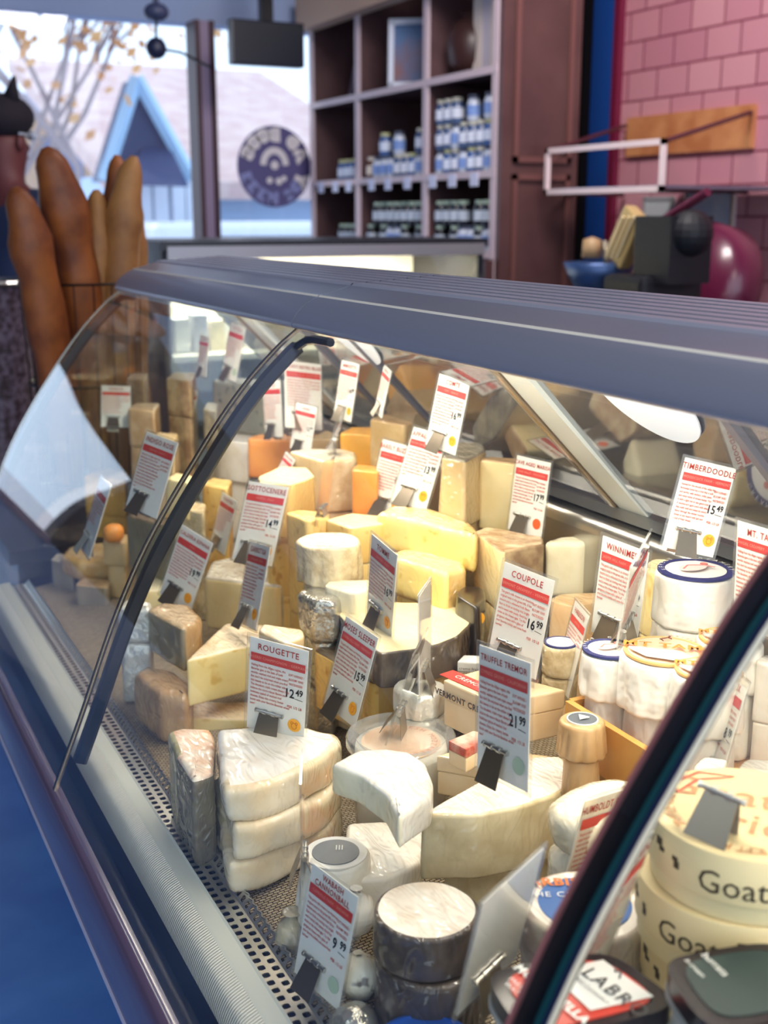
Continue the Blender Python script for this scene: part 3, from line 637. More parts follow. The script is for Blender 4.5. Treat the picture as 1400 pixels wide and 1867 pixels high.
bm = bmesh.new(); ball(bm, R1(1237, 505, XB_ - .08), .05, (1, .8, 1.4)); obj('motor', bm, mat('slicer_black', (20, 20, 30)), s2, True)
bm = bmesh.new(); c = R1(1250, 420, XB_ - .05); box(bm, c, (.02, .06, .12), Euler((radians(-25), 0, 0))); obj('carriage_plate', bm, mat('plate_grey', (150, 150, 168), .3, .5), s2)
def framed(px0, py0, px1, py1, label, m, fm, X=XR):
    A, B = at_x(px0, py0, X), at_x(px1, py1, X)
    t = thing('framed_picture', label, 'picture', (X - .012, (A.y + B.y) / 2, min(A.z, B.z))); hy_ = abs(A.y - B.y) / 2; hz_ = abs(A.z - B.z)
    obj('panel', bx((-.004, -hy_, 0), (.012, hy_, hz_)), m, t)
    bm = bmesh.new()
    for cc, ss in (((-.004, 0, 0), (.012, 2 * hy_ + .02, .016)), ((-.004, 0, hz_), (.012, 2 * hy_ + .02, .016)), ((-.004, -hy_, hz_ / 2), (.012, .016, hz_)), ((-.004, hy_, hz_ / 2), (.012, .016, hz_))): box(bm, cc, ss)
    obj('frame', bm, fm, t)
framed(1182, 362, 1228, 420, 'small grey-white notice on the wall behind the slicers', mat('notice_grey', (190, 196, 196), .6), mat('notice_edge', (160, 160, 162), .6))
framed(1258, 345, 1338, 432, 'pale glazed picture with cream frame behind the maroon slicer', mat('picture_pale', (226, 226, 236), .6, rgb2=(190, 200, 226), scale=9), mat('cream_frame', (206, 184, 170), .5))

# ================================================================== THE CHEESE CASE
S0, S1, S2, S3 = -0.44, 0.520, 1.50, 2.45          # glass seams along Y
GP = [(.623, -.140), (.618, -.147), (.601, -.160), (.585, -.173), (.545, -.212), (.504, -.261), (.464, -.317), (.423, -.377), (.382, -.445), (.341, -.531), (.297, -.641), (.254, -.744), (.252, -.752)]
case = thing('display_case', 'long refrigerated cheese case with curved glass front and grey hood', 'display case', (.25, 1.0, FLOOR))
CL = Vector(case.location)
def cobj(name, bm, m, parent=None, smooth=False, sharp=None):
    bmesh.ops.translate(bm, vec=-CL, verts=bm.verts); return obj(name, bm, m, parent or case, smooth, sharp)
def curve2(P, n=4):
    """catmull-rom through (x, z)"""
    out = []
    for i in range(len(P) - 1):
        p0, p1, p2, p3 = P[max(0, i - 1)], P[i], P[i + 1], P[min(len(P) - 1, i + 2)]
        for k in range(n):
            t = k / n; out.append(tuple(.5 * (2 * b + (c - a) * t + (2 * a - 5 * b + 4 * c - d) * t * t + (3 * b - a - 3 * c + d) * t ** 3) for a, b, c, d in zip(p0, p1, p2, p3)))
    return out + [P[-1]]
# hood
HP = [(.62, -.149), (.612, -.146), (.612, -.138), (.622, -.124), (.636, -.113), (.650, -.1065)]
HP2 = [(.650, -.1065), (.652, -.1045), (.66, -.1035), (.70, -.0925)]
HP3 = [(.70, -.0925)]
for k in range(7):
    x = .703 + k * .0212; z_ = -.0918 + k * .0013
    HP3 += [(x, z_ + .0026), (x + .0130, z_ + .0034), (x + .0142, z_ - .0040), (x + .0200, z_ - .0038)]
HP4 = [(.853, -.083), (.862, -.0835), (.864, -.09), (.864, -.15), (.62, -.149)]
edge = mat('hood_highlight', (240, 232, 214), .3)  # cream strip that paints the highlight line along the hood
for a, b in ((S0, S1 - .001), (S1 + .001, S2 - .0015), (S2 + .0015, S3 + .01)):
    bm = bmesh.new(); extrude_y(bm, curve2(HP[:-1] + [HP[-1]], 4), a, b); extrude_y(bm, curve2(HP2[1:], 3), a, b, mi=0); extrude_y(bm, HP4, a, b)
    prism_pts = curve2(HP, 3) + HP2[1:] + HP3 + HP4
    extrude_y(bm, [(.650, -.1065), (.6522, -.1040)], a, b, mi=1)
    for y in (a, b):
        bm.faces.new([bm.verts.new((x, y, z)) for x, z in (curve2(HP, 3) + HP2[1:] + [(.853, -.083), (.862, -.0835), (.864, -.15)])])
    hp = cobj('hood_panel', bm, [M_hood, edge], None, True, 30)
    bm = bmesh.new(); extrude_y(bm, HP3 + [(.853, -.083)], a, b)
    bm.faces.ensure_lookup_table()
    for i_, f_ in enumerate(bm.faces): f_.material_index = 1 if i_ % 4 in (2, 3) else 0  # groove faces get a darker colour as painted shade
    bmesh.ops.translate(bm, vec=-CL, verts=bm.verts); obj('ribbing', bm, [M_hoodr, mat('groove_shade', (70, 72, 86), .6)], hp)
# curved glass panes with polished edges
for a, b in ((S0, S1 - .004), (S1 + .004, S2 - .003), (S2 + .003, S3)):
    bm = bmesh.new(); extrude_y(bm, curve2(GP, 5), a, b); cobj('curved_glass_pane', bm, M_glass, None, True)
# support arms just inside each seam
def arm(y, w_, m, top=True):
    P = curve2(GP[2:-1], 4); n = len(P); bm = bmesh.new(); rings = []
    for i, (x, z_) in enumerate(P[:int(n * .96)]):
        a = P[max(0, i - 1)]; b = P[min(n - 1, i + 1)]; dx, dz = b[0] - a[0], b[1] - a[1]; L_ = math.hypot(dx, dz); nx, nz = -dz / L_, dx / L_
        rings.append([bm.verts.new((x + nx * s_, y + o_, z_ + nz * s_)) for o_, s_ in ((0, .004), (w_, .004), (w_, .016), (w_ * .85, .02), (w_ * .15, .02), (0, .016))])
    for A, B in zip(rings, rings[1:]):
        for k in range(6): bm.faces.new((A[k], A[(k + 1) % 6], B[(k + 1) % 6], B[k]))
    bm.faces.new(rings[0]); bm.faces.new(rings[-1][::-1]); bmesh.ops.recalc_face_normals(bm, faces=bm.faces)
    if top:
        tube(bm, [(.603, y - w_ * .0 - .0, -.168), (.612, y - .01, -.160), (.616, y - .03, -.157), (.616, y - .08, -.156)], .006, 8)
    return cobj('support_arm', bm, m, None, False)
arm(S2 - .038, .018, M_arm); arm(S1 - .002, .024, M_blackarm, False); arm(S3 - .03, .014, M_arm)
M_edge = mat('polished_glass_edge', (176, 156, 130), .15, .8)
def edge_strip(y, w_, m, off=-.001, name='glass_edge'):
    P = curve2(GP, 4); bm = bmesh.new()
    A = [bm.verts.new((x + off, y, z_)) for x, z_ in P]; B = [bm.verts.new((x + off, y + w_, z_)) for x, z_ in P]
    for i in range(len(P) - 1): bm.faces.new((A[i], B[i], B[i + 1], A[i + 1]))
    r = bmesh.ops.extrude_face_region(bm, geom=bm.faces[:]); bmesh.ops.translate(bm, vec=(.004, 0, -.002), verts=[v for v in r['geom'] if isinstance(v, bmesh.types.BMVert)])
    bmesh.ops.recalc_face_normals(bm, faces=bm.faces); cobj(name, bm, m)
edge_strip(S2 - .003, .003, mat('dark_glass_edge', (16, 24, 40), .15)); edge_strip(S2 - .009, .005, M_edge)
edge_strip(S1 - .006, .005, mat('teal_glass_edge', (16, 62, 66), .35)); edge_strip(S1 - .011, .0045, mat('navy_glass_edge', (26, 32, 60), .3)); edge_strip(S1 - .0122, .001, mat('pale_line', (206, 200, 186), .3, .3)); edge_strip(S1 + .020, .0012, mat('rose_glass_edge', (150, 90, 90), .3))
edge_strip(S3 - .004, .01, mat('pale_glass_edge', (176, 170, 156), .2, .5))
# end pane at the far end
bm = bmesh.new(); P = curve2(GP, 3) + [(.9, -.752), (.98, -.40), (.86, -.15)]
A = [bm.verts.new((x, S3 + .002, z_)) for x, z_ in P]; bm.faces.new(A); cobj('end_glass', bm, M_glass)
# ledge, ribbed strip, bumper and outer skin
bm = bmesh.new(); n = 700; y0, y1 = S0, S3
RP = curve2([(.306, -.776), (.309, -.764), (.317, -.750), (.332, -.742)], 4)
rows = []
for i, (x, z_) in enumerate(RP): pass
def ribbed():
    m = mat('ribbed_vinyl', (240, 234, 216), .35); nt = m.node_tree; N = nt.nodes; L = nt.links; p = N['Principled BSDF']
    tc = N.new('ShaderNodeTexCoord'); wv = N.new('ShaderNodeTexWave'); wv.bands_direction = 'Y'; wv.inputs['Scale'].default_value = 75; L.new(tc.outputs['Object'], wv.inputs['Vector'])
    b = N.new('ShaderNodeBump'); b.inputs['Strength'].default_value = .6; b.inputs['Distance'].default_value = .003; L.new(wv.outputs[0], b.inputs['Height']); L.new(b.outputs[0], p.inputs['Normal']); return m
extrude_y(bm, RP, S0, S3); cobj('ribbed_strip', bm, ribbed(), None, True)
bm = bmesh.new(); extrude_y(bm, [(.332, -.742), (.3345, -.7415), (.351, -.7405), (.3535, -.739), (.3545, -.7455)], S0, S3); cobj('ledge', bm, M_ivory)
bm = bmesh.new(); extrude_y(bm, [(.262, -.752), (.266, -.79), (.28, -.81), (.302, -.81), (.306, -.776)], S0, S3); cobj('gutter', bm, mat('gutter_dark', (40, 38, 50), .3))
bm = bmesh.new(); extrude_y(bm, curve2([(.262, -.750), (.252, -.749), (.243, -.757), (.236, -.780), (.2325, -.806)], 4), S0, S3 + .02); cobj('bumper', bm, mat('plum_bumper', (84, 70, 92), .22, coat=.5), None, True)
bm = bmesh.new(); extrude_y(bm, [(.2325, -.806), (.230, -.808), (.2305, -.812), (.236, -.813), (.25, -.813)], S0, S3 + .02); cobj('bumper_lip', bm, mat('bumper_lip_pale', (190, 190, 214), .25, .3))
cobj('cabinet', bx((.40, S0, FLOOR + .0), (1.0, S3, -.80)), mat('cabinet_blue_grey', (70, 84, 112), .4))
bm = bmesh.new(); extrude_y(bm, [(.25, -.813), (.30, -.86), (.40, -.88)], S0, S3); cobj('under_panel', bm, M_dark)
# perforated grille: holes are real
M_perf = mat('grille_steel', (204, 200, 190), .28, .85)
def perf():
    bm = bmesh.new(); y0, y1 = S0 + .3, S3; p = .0135; n = int((y1 - y0) / p)
    def fr(s_):                                            # arc length -> (x, z)
        return (.3545 + s_, -.7455) if s_ <= .026 else ((.3805 + (s_ - .026) * .75, -.7455 + (s_ - .026) * .66))
    for row, s0 in enumerate((0.0, .013, .026)):
        cw = .013
        for i in range(n):
            yc = y0 + (i + .5) * p + (p / 2 if row % 2 else 0)
            def V(s_, y): x, z_ = fr(s0 + s_); return bm.verts.new((x, y, z_))
            o = [V(0, yc - p / 2), V(cw / 2, yc - p / 2), V(cw, yc - p / 2), V(cw, yc), V(cw, yc + p / 2), V(cw / 2, yc + p / 2), V(0, yc + p / 2), V(0, yc)]
            a = .0035; b = .0043; c = cw / 2
            q_ = [V(c - a, yc - b * .8), V(c, yc - b), V(c + a, yc - b * .8), V(c + a * 1.15, yc), V(c + a, yc + b * .8), V(c, yc + b), V(c - a, yc + b * .8), V(c - a * 1.15, yc)]
            for k in range(8): bm.faces.new((o[k], o[(k + 1) % 8], q_[(k + 1) % 8], q_[k]))
    bmesh.ops.remove_doubles(bm, verts=bm.verts, dist=.0002)
    g = cobj('perforated_grille', bm, M_perf); md = g.modifiers.new('t', 'SOLIDIFY'); md.thickness = .0012
    x, z_ = fr(.039); bm = bmesh.new(); pts = []
    for i in range(n * 4 + 1): pts.append((x + .0012 * sin(i * pi / 2), y0 + i * p / 4, z_ + .001))
    tube(bm, pts, .0011, 5); cobj('scalloped_edge', bm, M_steel, g)
perf()
bm = bmesh.new(); extrude_y(bm, [(.345, -.757), (.345, -.775), (.40, -.775)], S0, S3); cobj('air_duct', bm, mat('duct_dark', (50, 44, 62), .4))
# deck with woven mat
def woven():
    m, nt, p = base('woven_mat'); N = nt.nodes; L = nt.links
    tc = N.new('ShaderNodeTexCoord'); b = N.new('ShaderNodeTexBrick'); L.new(tc.outputs['Object'], b.inputs['Vector']); b.inputs['Scale'].default_value = 1
    b.inputs['Brick Width'].default_value = .0075; b.inputs['Row Height'].default_value = .0042; b.inputs['Mortar Size'].default_value = .0007; b.inputs['Mortar Smooth'].default_value = .6
    b.inputs['Color1'].default_value = lin((196, 180, 150)); b.inputs['Color2'].default_value = lin((168, 150, 122)); b.inputs['Mortar'].default_value = lin((66, 52, 42))
    L.new(b.outputs[0], p.inputs['Base Color']); p.inputs['Roughness'].default_value = .4
    bp = N.new('ShaderNodeBump'); bp.invert = True; bp.inputs['Distance'].default_value = .002; L.new(b.outputs['Fac'], bp.inputs['Height']); L.new(bp.outputs[0], p.inputs['Normal']); return m
def deckz(X): return -.750 if X < .40 else -.750 + (X - .40) * .14
bm = bmesh.new(); extrude_y(bm, [(.388, -.7505), (.97, deckz(.97)), (.97, -.80), (.388, -.80)], S0 + .3, S3 - .03, True); cobj('deck', bm, woven())
# back wall of the well, rear ledge, sloping rear doors
bm = bmesh.new(); extrude_y(bm, [(.972, -.80), (.972, -.43)] + curve2([(.972, -.43), (.976, -.415), (.99, -.408), (1.04, -.406)], 4), S0, S3); cobj('steel_back', bm, M_steel, None, True, 40)
bm = bmesh.new(); extrude_y(bm, [(.985, -.402), (1.0, -.392), (1.03, -.392), (1.045, -.404)], S0, S3); cobj('door_track', bm, M_steel2)
bm = bmesh.new(); extrude_y(bm, [(.800, -.178), (1.012, -.398)], S0, S3); cobj('rear_glass', bm, clear('rear_glass_grey', (176, 178, 176), .9, .06, 1.55))
M_strut = mat('strut_ivory', (208, 212, 204), .35)
def slant(y, w_, m, name, t=.012, x0=.775, x1=1.01, off=0):
    a = Vector((x0, y + w_ / 2, -.155 + off)); b = Vector((x1, y + w_ / 2, -.155 - (x1 - x0) + off))
    bm = bmesh.new(); v = box(bm, (a + b) / 2, ((b - a).length, w_, t)); bmesh.ops.rotate(bm, cent=(a + b) / 2, matrix=Matrix.Rotation(pi / 4, 3, 'Y'), verts=bm.verts); return cobj(name, bm, m)
for y in (1.215, 2.19, .24):
    st = slant(y, .060, M_strut, 'rear_strut'); slant(y + .064, .008, M_edge, 'door_channel', .02); slant(y + .078, .006, M_steel2, 'door_channel', .016)
    bm = bmesh.new(); c = (.985, y + .03, -.352); lathe(bm, [(0, .0), (.007, .0), (.007, .006), (0, .007)], 14, c); cobj('strut_screw', bm, M_white, st)
for y in (.86, 1.72, 1.93): slant(y, .012, mat('door_gasket', (92, 92, 100), .5), 'door_rail', .014)
bm = bmesh.new(); lathe(bm, [(.0, 0), (.088, 0), (.088, .002), (0, .002)], 48)  # pale discs on the rear glass, painting a round lamp's reflection
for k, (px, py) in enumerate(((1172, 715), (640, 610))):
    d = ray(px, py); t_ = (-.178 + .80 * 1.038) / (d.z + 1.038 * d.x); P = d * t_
    b2 = bm.copy(); bmesh.ops.scale(b2, vec=(.86, .86, 1) if k == 0 else (.74, .74, 1), verts=b2.verts); bmesh.ops.rotate(b2, matrix=Matrix.Rotation(pi / 4, 3, 'Y'), verts=b2.verts); bmesh.ops.translate(b2, vec=P + Vector((-.004, 0, -.004)), verts=b2.verts); cobj('round_glass_reflection', b2, mat('reflection_pale_blue', (222, 232, 244), .5))
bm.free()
bm = bmesh.new(); box(bm, (1.3, 1.0, -.9), (.5, 3.0, .02)); o = obj('service_worktop', bm, mat('worktop_grey', (150, 148, 144), .4)); tag(o, 'grey worktop running behind the rear doors of the cheese case', 'worktop')

# ================================================================== CHEESES
R = {}
K = {}
def km(name, rind, paste, top): K[name] = (rind, paste, top)
c_ = cheese
PY = c_('pale_yellow_paste', (244, 226, 172), (238, 214, 152), 18, wrap=.5, bump=.15)
BY = c_('butter_paste', (248, 228, 164), (242, 216, 142), 14, wrap=.35, bump=.2, pits=26, pitrgb=(222, 184, 104))
GY = c_('golden_paste', (240, 208, 128), (230, 190, 104), 12, wrap=.6, bump=.2, pits=40, pitrgb=(206, 160, 80))
WH = c_('white_bloom', (248, 244, 234), (238, 230, 214), 30, wrap=.75, bump=.6, bscale=60)
WHP = c_('cream_paste', (246, 238, 208), (240, 228, 190), 16, wrap=.6, bump=.2)
OR = c_('orange_paste', (244, 164, 76), (238, 148, 60), 14, wrap=.5, bump=.2)
ORY = c_('amber_paste', (246, 186, 84), (240, 168, 62), 14, wrap=.5, bump=.2)
TAN = c_('tan_rind', (214, 182, 136), (196, 158, 108), 30, wrap=.6, bump=.6)
TANP = c_('tan_paste', (226, 198, 146), (214, 182, 126), 16, wrap=.6, bump=.2)
BR = c_('brown_rind', (150, 118, 86), (196, 168, 126), 40, wrap=.4, bump=1, bscale=120)
GR = c_('grey_rind', (150, 142, 122), (192, 180, 150), 45, wrap=.8, bump=.8, bscale=100)
DK = c_('dark_wax', (78, 66, 52), (104, 88, 66), 50, wrap=.8, bump=.6, wscale=16)
CH = c_('charcoal_side', (98, 84, 74), (70, 60, 56), 40, wrap=.9, bump=.5, bscale=50, wscale=14)
BLU = c_('blue_vein_paste', (240, 234, 210), (234, 224, 192), 20, wrap=.3, bump=.4, pits=55, pitrgb=(120, 128, 110))
ROU = c_('orange_bloom', (244, 232, 212), (238, 176, 130), 26, wrap=.9, bump=.6, bscale=70)
BRS = c_('brie_side', (240, 226, 196), (228, 206, 166), 24, wrap=.9, bump=.7, bscale=45, wscale=18, pits=14, pitrgb=(226, 176, 132))
BRT = c_('brie_top', (250, 246, 238), (242, 232, 216), 28, wrap=.9, bump=.6, wscale=14, wrough=.16)
FOIL = mat('silver_foil', (196, 192, 180), .22, .75, bump=1, bscale=60, dist=.006)
FOILW = mat('white_foil', (226, 224, 212), .3, .35, bump=1, bscale=40, dist=.008)
FOILD = mat('dark_foil', (146, 138, 116), .25, .6, rgb2=(186, 178, 150), scale=30, bump=1, bscale=70, dist=.006)
PAP = mat('white_wrap_paper', (244, 240, 228), .45, bump=1, bscale=18, dist=.012, coat=.3)
KRA = c_('brown_wrap_paper', (206, 168, 118), (186, 146, 96), 20, wrap=.4, bump=1, bscale=25)
CRK = c_('crinkled_rind', (222, 206, 166), (190, 168, 124), 60, wrap=.9, bump=1, bscale=90, wscale=40)
BSK = c_('basket_rind', (200, 164, 116), (176, 138, 92), 30, wrap=.8, bump=.8)
GRW = c_('grey_wrapped_face', (150, 136, 110), (172, 158, 130), 14, wrap=1, bump=.3, wscale=10)
OLV = c_('olive_face', (150, 142, 112), (136, 126, 96), 12, wrap=.6, bump=.2)
BXW = mat('pale_box_wood', (236, 212, 172), .45, rgb2=(226, 196, 150), scale=16, coat=.5)
SHP = c_('sheep_paste', (246, 238, 206), (238, 226, 186), 22, wrap=.5, bump=.9, bscale=60)
ALL = []
def slab(name, px, X, h, mats, label, cat='cheese', under=None, anchor=0, group=None, Z=None, **kw):
    """a piece of cheese whose top face has the given outline; its height above the deck follows from X at the anchor corner"""
    if Z is None: Z = at_x(px[anchor][0], px[anchor][1], X).z
    W_ = [at_z(p[0], p[1], Z) for p in px]; tags = [p[2] if len(p) > 2 else 'c' for p in px]
    cx = sum(p.x for p in W_) / len(W_); cy = sum(p.y for p in W_) / len(W_)
    pts = [(p.x - cx, p.y - cy, t) for p, t in zip(W_, tags)]
    kw.setdefault('s', .007)
    bm = body_mesh(pts, h, seed=len(ALL) + 1, **kw)
    o = obj(name, bm, list(mats), None, True); o.location = (cx, cy, Z - h)
    tag(o, label, cat, group); ALL.append((o, cx, cy, Z - h, h)); 
    prop(o, name, pts, cx, cy, Z - h, mats, label, cat, under, kw)
    return o
USED = set(); PROPFLOOR = None; PROPS = []
def short(label):
    w_ = label.replace(',', '').split(); n = min(7, len(w_))
    while n < min(9, len(w_)) and ((' '.join(w_[:n]) in USED) or w_[n - 1] in ('the', 'a', 'of', 'in', 'with', 'by', 'under', 'behind', 'at', 'to', 'left', 'and', 'its', 'card')): n += 1
    s_ = ' '.join(w_[:n]); USED.add(s_); return s_
def prop(o, name, pts, cx, cy, zb, mats, label, cat, under, kw):
    """what the piece rests on: one or two further pieces of the same kind down to the deck"""
    if under is False: return
    gap = zb - (deckz(cx) if PROPFLOOR is None else PROPFLOOR)
    if gap < .02: return
    n = 1 if gap < .11 else 2; sl_ = short(label)
    for k in range(n):
        hh = gap / n; kk = dict(kw); kk['edge'] = min(kk.get('edge', .0035), hh / 3); f = (1.0 if kw.get('pleat') else .96) - .02 * k; kk['taper'] = min(1.08, kk.get('taper', 1))
        bm = body_mesh([(x * f, y * f, t) for x, y, t in pts], hh, seed=len(ALL) + 40, **kk)
        c = obj(name, bm, list(mats), None, True); c.location = (cx, cy, zb - hh); zb -= hh
        lab = under if (under and k == 0) else ('lower piece beneath the ' if k == 0 else 'bottom piece in the pile of the ') + sl_
        tag(c, lab, cat); ALL.append((c, cx, cy, zb, hh)); PROPS.append(c)
def wheel(name, cx_, cy_, rx, X, h, mats, label, cat='cheese', under=None, Z=None, **kw):
    """round piece: centre of its top ellipse, half-width in pixels"""
    P = at_x(cx_, cy_, X) if Z is None else at_z(cx_, cy_, Z)
    d = P.dot(FW); r = rx * d / FPX; kw.setdefault('s', .004 if kw.get('pleat') else .009); kw.setdefault('it', 1)
    o = obj(name, body_mesh(circle_pts(r, 60), h, seed=len(ALL) + 1, **kw), list(mats), None, True); o.location = (P.x, P.y, P.z - h)
    tag(o, label, cat); ALL.append((o, P.x, P.y, P.z - h, h)); prop(o, name, circle_pts(r, 60), P.x, P.y, P.z - h, mats, label, cat, under, kw)
    return o, r, h
def disc_label(o, r, z_, m, name='paper_label', ring=None, rw=.18):
    bm = bmesh.new(); lathe(bm, [(0, z_ + .0012), (r * (1 - rw if ring else 1), z_ + .0012), (r * (1 - rw if ring else 1), z_ - .001)], 40); p = obj(name, bm, m, o)
    if ring: bm = bmesh.new(); lathe(bm, [(r * (1 - rw), z_ + .0014), (r, z_ + .0014), (r, z_ - .001)], 40); obj('label_ring', bm, ring, p)
    return p
def ring_text(body, r, z_, size, m, parent, a0=0, step=None, name='lettering'):
    """letters set around a circle"""
    me_all = bmesh.new()
    for i, ch in enumerate(body):
        if ch == ' ': continue
        a = a0 - i * (step or size / r * .85); me = text_mesh(ch, size)
        me.transform(Matrix.Translation((r * cos(a), r * sin(a), z_)) @ Matrix.Rotation(a - pi / 2, 4, 'Z')); me_all.from_mesh(me); bpy.data.meshes.remove(me)
    return obj(name, me_all, m, parent)
def flat_text(body, size, m, parent, x, y, z_, rot=0, line=1, sx=1, off=0, name='lettering', align='CENTER'):
    return letter(name, body, size, m, parent, Matrix.Translation((x, y, z_)) @ Matrix.Rotation(rot, 4, 'Z'), align, line, sx, off)
VIEW = -HEAD                                             # lettering turned so that it reads from the customer's side

# --- behind the far pane
slab('half_cheese', [(110, 1012, 'r'), (122, 996, 'r'), (150, 988, 'r'), (216, 986), (218, 1014, 'r'), (190, 1022, 'r'), (140, 1022, 'r')], .445, .045, (c_('gold_rind', (206, 160, 92), (222, 186, 126), 25, wrap=.9, bump=.5), TANP, c_('gold_top', (226, 196, 146), (206, 166, 110), 20)), 'golden-rinded half wheel lying flat behind the far pane, blue-lit card on it', under=False, edge=.012)
slab('cheese_block', [(135, 1066), (152, 1052), (204, 1056), (196, 1072)], .445, .075, (TAN, GRW, TAN), 'waxy brown block under the golden half wheel behind the far pane', under=False)
slab('cheese_block', [(92, 1020), (104, 1008), (140, 1012), (132, 1030)], .43, .10, (GR, GRW, GR), 'grey-brown film-wrapped block at the far left of the case, beside the golden half wheel', under=False)
slab('cheese_wedge', [(228, 938), (262, 930), (332, 950), (322, 968)], .52, .10, (OLV, OLV, DK), 'dark olive-faced wedge under the card titled INDIGO, behind the far pane')
slab('cheese_block', [(150, 868), (196, 852), (232, 860), (228, 876)], .55, .085, (ORY, ORY, ORY), 'amber cheese block behind the blue-lit card')
wheel('small_cheese_ball', 206, 956, 19, .52, .035, (OR, OR, OR), 'small round orange cheese beside the golden half wheel', edge=.014, under=False)
slab('cheese_block', [(186, 986), (196, 972), (236, 974), (230, 990)], .51, .05, (TANP,) * 3, 'tan block the small orange cheese sits on', Z=ALL[-1][3] - .001)
slab('cheese_block', [(330, 925), (348, 914), (376, 918), (372, 936)], .60, .06, (CRK, CRK, CRK), 'crinkle-wrapped pale block behind the support arm, left of the yellow block')
slab('cheese_block', [(366, 882), (388, 870), (424, 876), (414, 892)], .66, .085, (GY, GY, GY), 'yellow block left of the card titled SOTTOCENERE')
slab('cheese_block', [(386, 694), (405, 685), (482, 692), (490, 707)], .86, .115, (BLU, BLU, BLU), 'blue-veined white block topmost at the far back of the case', edge=.008)
slab('cheese_block', [(392, 800), (405, 790), (460, 794), (452, 808)], .80, .09, (WH, WH, WH), 'plain white block below the blue-veined block')
slab('cheese_block', [(535, 715), (548, 705), (598, 697), (608, 705)], .955, .10, (GR, BLU, BLU), 'greenish blue cheese block in the far back corner, behind the orange block')
slab('cheese_block', [(560, 800), (600, 782), (622, 782), (618, 800)], .90, .05, (TANP, TANP, TANP), 'flat tan block under the greenish blue cheese')
slab('cheese_block', [(450, 800), (470, 791), (606, 792), (606, 806)], .82, .082, (OR, OR, OR), 'bright orange block in the back row, left of the wrapped tan block')
slab('cheese_block', [(618, 790), (640, 779), (682, 778), (690, 794)], .88, .070, (ORY, ORY, ORY), 'amber orange block, upper one behind the wrapped tan block')
slab('cheese_block', [(640, 856), (650, 846), (690, 850), (690, 862)], .80, .08, (ORY, OR, OR), 'deeper orange block under the amber orange block')
slab('cheese_block', [(673, 764), (703, 751), (789, 752), (785, 762), (738, 775)], .92, .095, (TAN, TANP, TAN), 'tall tan block with a papery rind behind the card titled BARELY BUZZED')
slab('cheese_block', [(300, 872), (322, 862), (352, 866), (344, 880)], .58, .07, (PY, PY, PY), 'pale block behind the seam of the two panes')
for i, (px, py, ww, m_, l_) in enumerate(((262, 745, 60, TAN, 'brown wedge in the dim far end of the case, leftmost'), (330, 690, 56, BR, 'mottled brown block in the dim far end, middle'), (385, 745, 30, GR, 'grey block at the far end beside the blue-veined block'), (300, 800, 50, TANP, 'tan wedge in front of the brown ones at the far end'), (250, 690, 40, BR, 'small brown piece highest at the far end'))):
    slab('cheese_block', [(px - ww / 2, py), (px - ww / 4, py - 12), (px + ww / 2, py - 10), (px + ww / 3, py + 5)], (.62, .72, .76, .62, .66)[i], .08, (m_, m_, m_), l_)
# --- back and middle rows
slab('cheese_block', [(470, 868), (512, 850), (560, 852), (575, 868), (530, 884), (474, 880)], .66, .09, (GY, GY, PY), 'flat yellow block behind the card titled SOTTOCENERE')
slab('cheese_wedge', [(526, 822, 'c'), (560, 818, 'r'), (620, 818, 'r'), (650, 824, 'r'), (650, 836, 'r'), (588, 841)], .77, .092, (c_('crumpled_rind', (228, 204, 160), (206, 172, 120), 50, wrap=1, bump=.9, bscale=60, wscale=34), TANP, c_('white_rim_top', (238, 228, 204), (224, 206, 170), 20, wrap=.9)), 'film-wrapped tan wedge with crumpled rind side, topmost of the middle back', edge=.005, taper=1.04)
slab('cheese_block', [(520, 934), (545, 928), (600, 934), (600, 944), (560, 950)], .66, .055, (TAN, GY, GY), 'yellow holed slab under the film-wrapped tan wedge')
slab('cheese_block', [(592, 948), (640, 935), (700, 940), (700, 955), (640, 962)], .70, .060, (PY, GY, PY), 'yellow slab between the white wrinkled half wheel and the Appalachian slabs')
slab('cheese_wedge', [(812, 818), (836, 806), (882, 806), (886, 820), (848, 841), (806, 832)], .90, .105, (GR, TANP, GR), 'tall wedge in creased film under the card titled COMTE', edge=.005, taper=1.18)
slab('slab_cheese', [(685, 934, 'c'), (714, 921), (785, 925), (860, 952, 'r'), (873, 966, 'r'), (868, 976, 'c'), (840, 970), (760, 950)], .765, .058, (c_('amber_rind', (222, 176, 96), (236, 200, 130), 30, wrap=1, bump=.6), c_('yellow_slab_paste', (250, 230, 150), (244, 218, 128), 10, wrap=.5, bump=.1, pits=40, pitrgb=(226, 192, 100)), c_('yellow_slab_top', (240, 214, 150), (226, 192, 120), 22, wrap=.9)), 'thick yellow slab under the card titled APPALACHIAN, upper of two', under=False, edge=.009)
slab('slab_cheese', [(702, 1010, 'c'), (735, 1000), (800, 1003), (846, 1022, 'r'), (850, 1036, 'r'), (812, 1046, 'c')], .745, .058, (MATS['amber_rind'], MATS['yellow_slab_paste'], MATS['yellow_slab_top']), 'thick yellow slab lying beneath the Appalachian one, lower of two', edge=.007)
slab('cheese_block', [(873, 838), (888, 832), (950, 836), (944, 846)], .925, .110, (TAN, PY, TAN), 'tall pale yellow block beside the card titled CAVE AGED MARISA', edge=.004, under=False)
slab('cheese_block', [(864, 968), (888, 960), (990, 978, 'r'), (992, 992, 'r'), (914, 1006, 'c')], .86, .090, (BR, PY, c_('mottled_top', (214, 192, 152), (168, 130, 88), 40, wrap=.5, bump=1)), 'block with mottled brown rind under the Cave Aged Marisa block')
slab('half_cheese', [(990, 988), (1020, 977), (1085, 977), (1096, 984), (1060, 990)], .92, .082, (SHP, SHP, SHP), 'cream-white drum-shaped piece with pitted face, right of the mottled block', edge=.008, bulge=-.06, under=False)
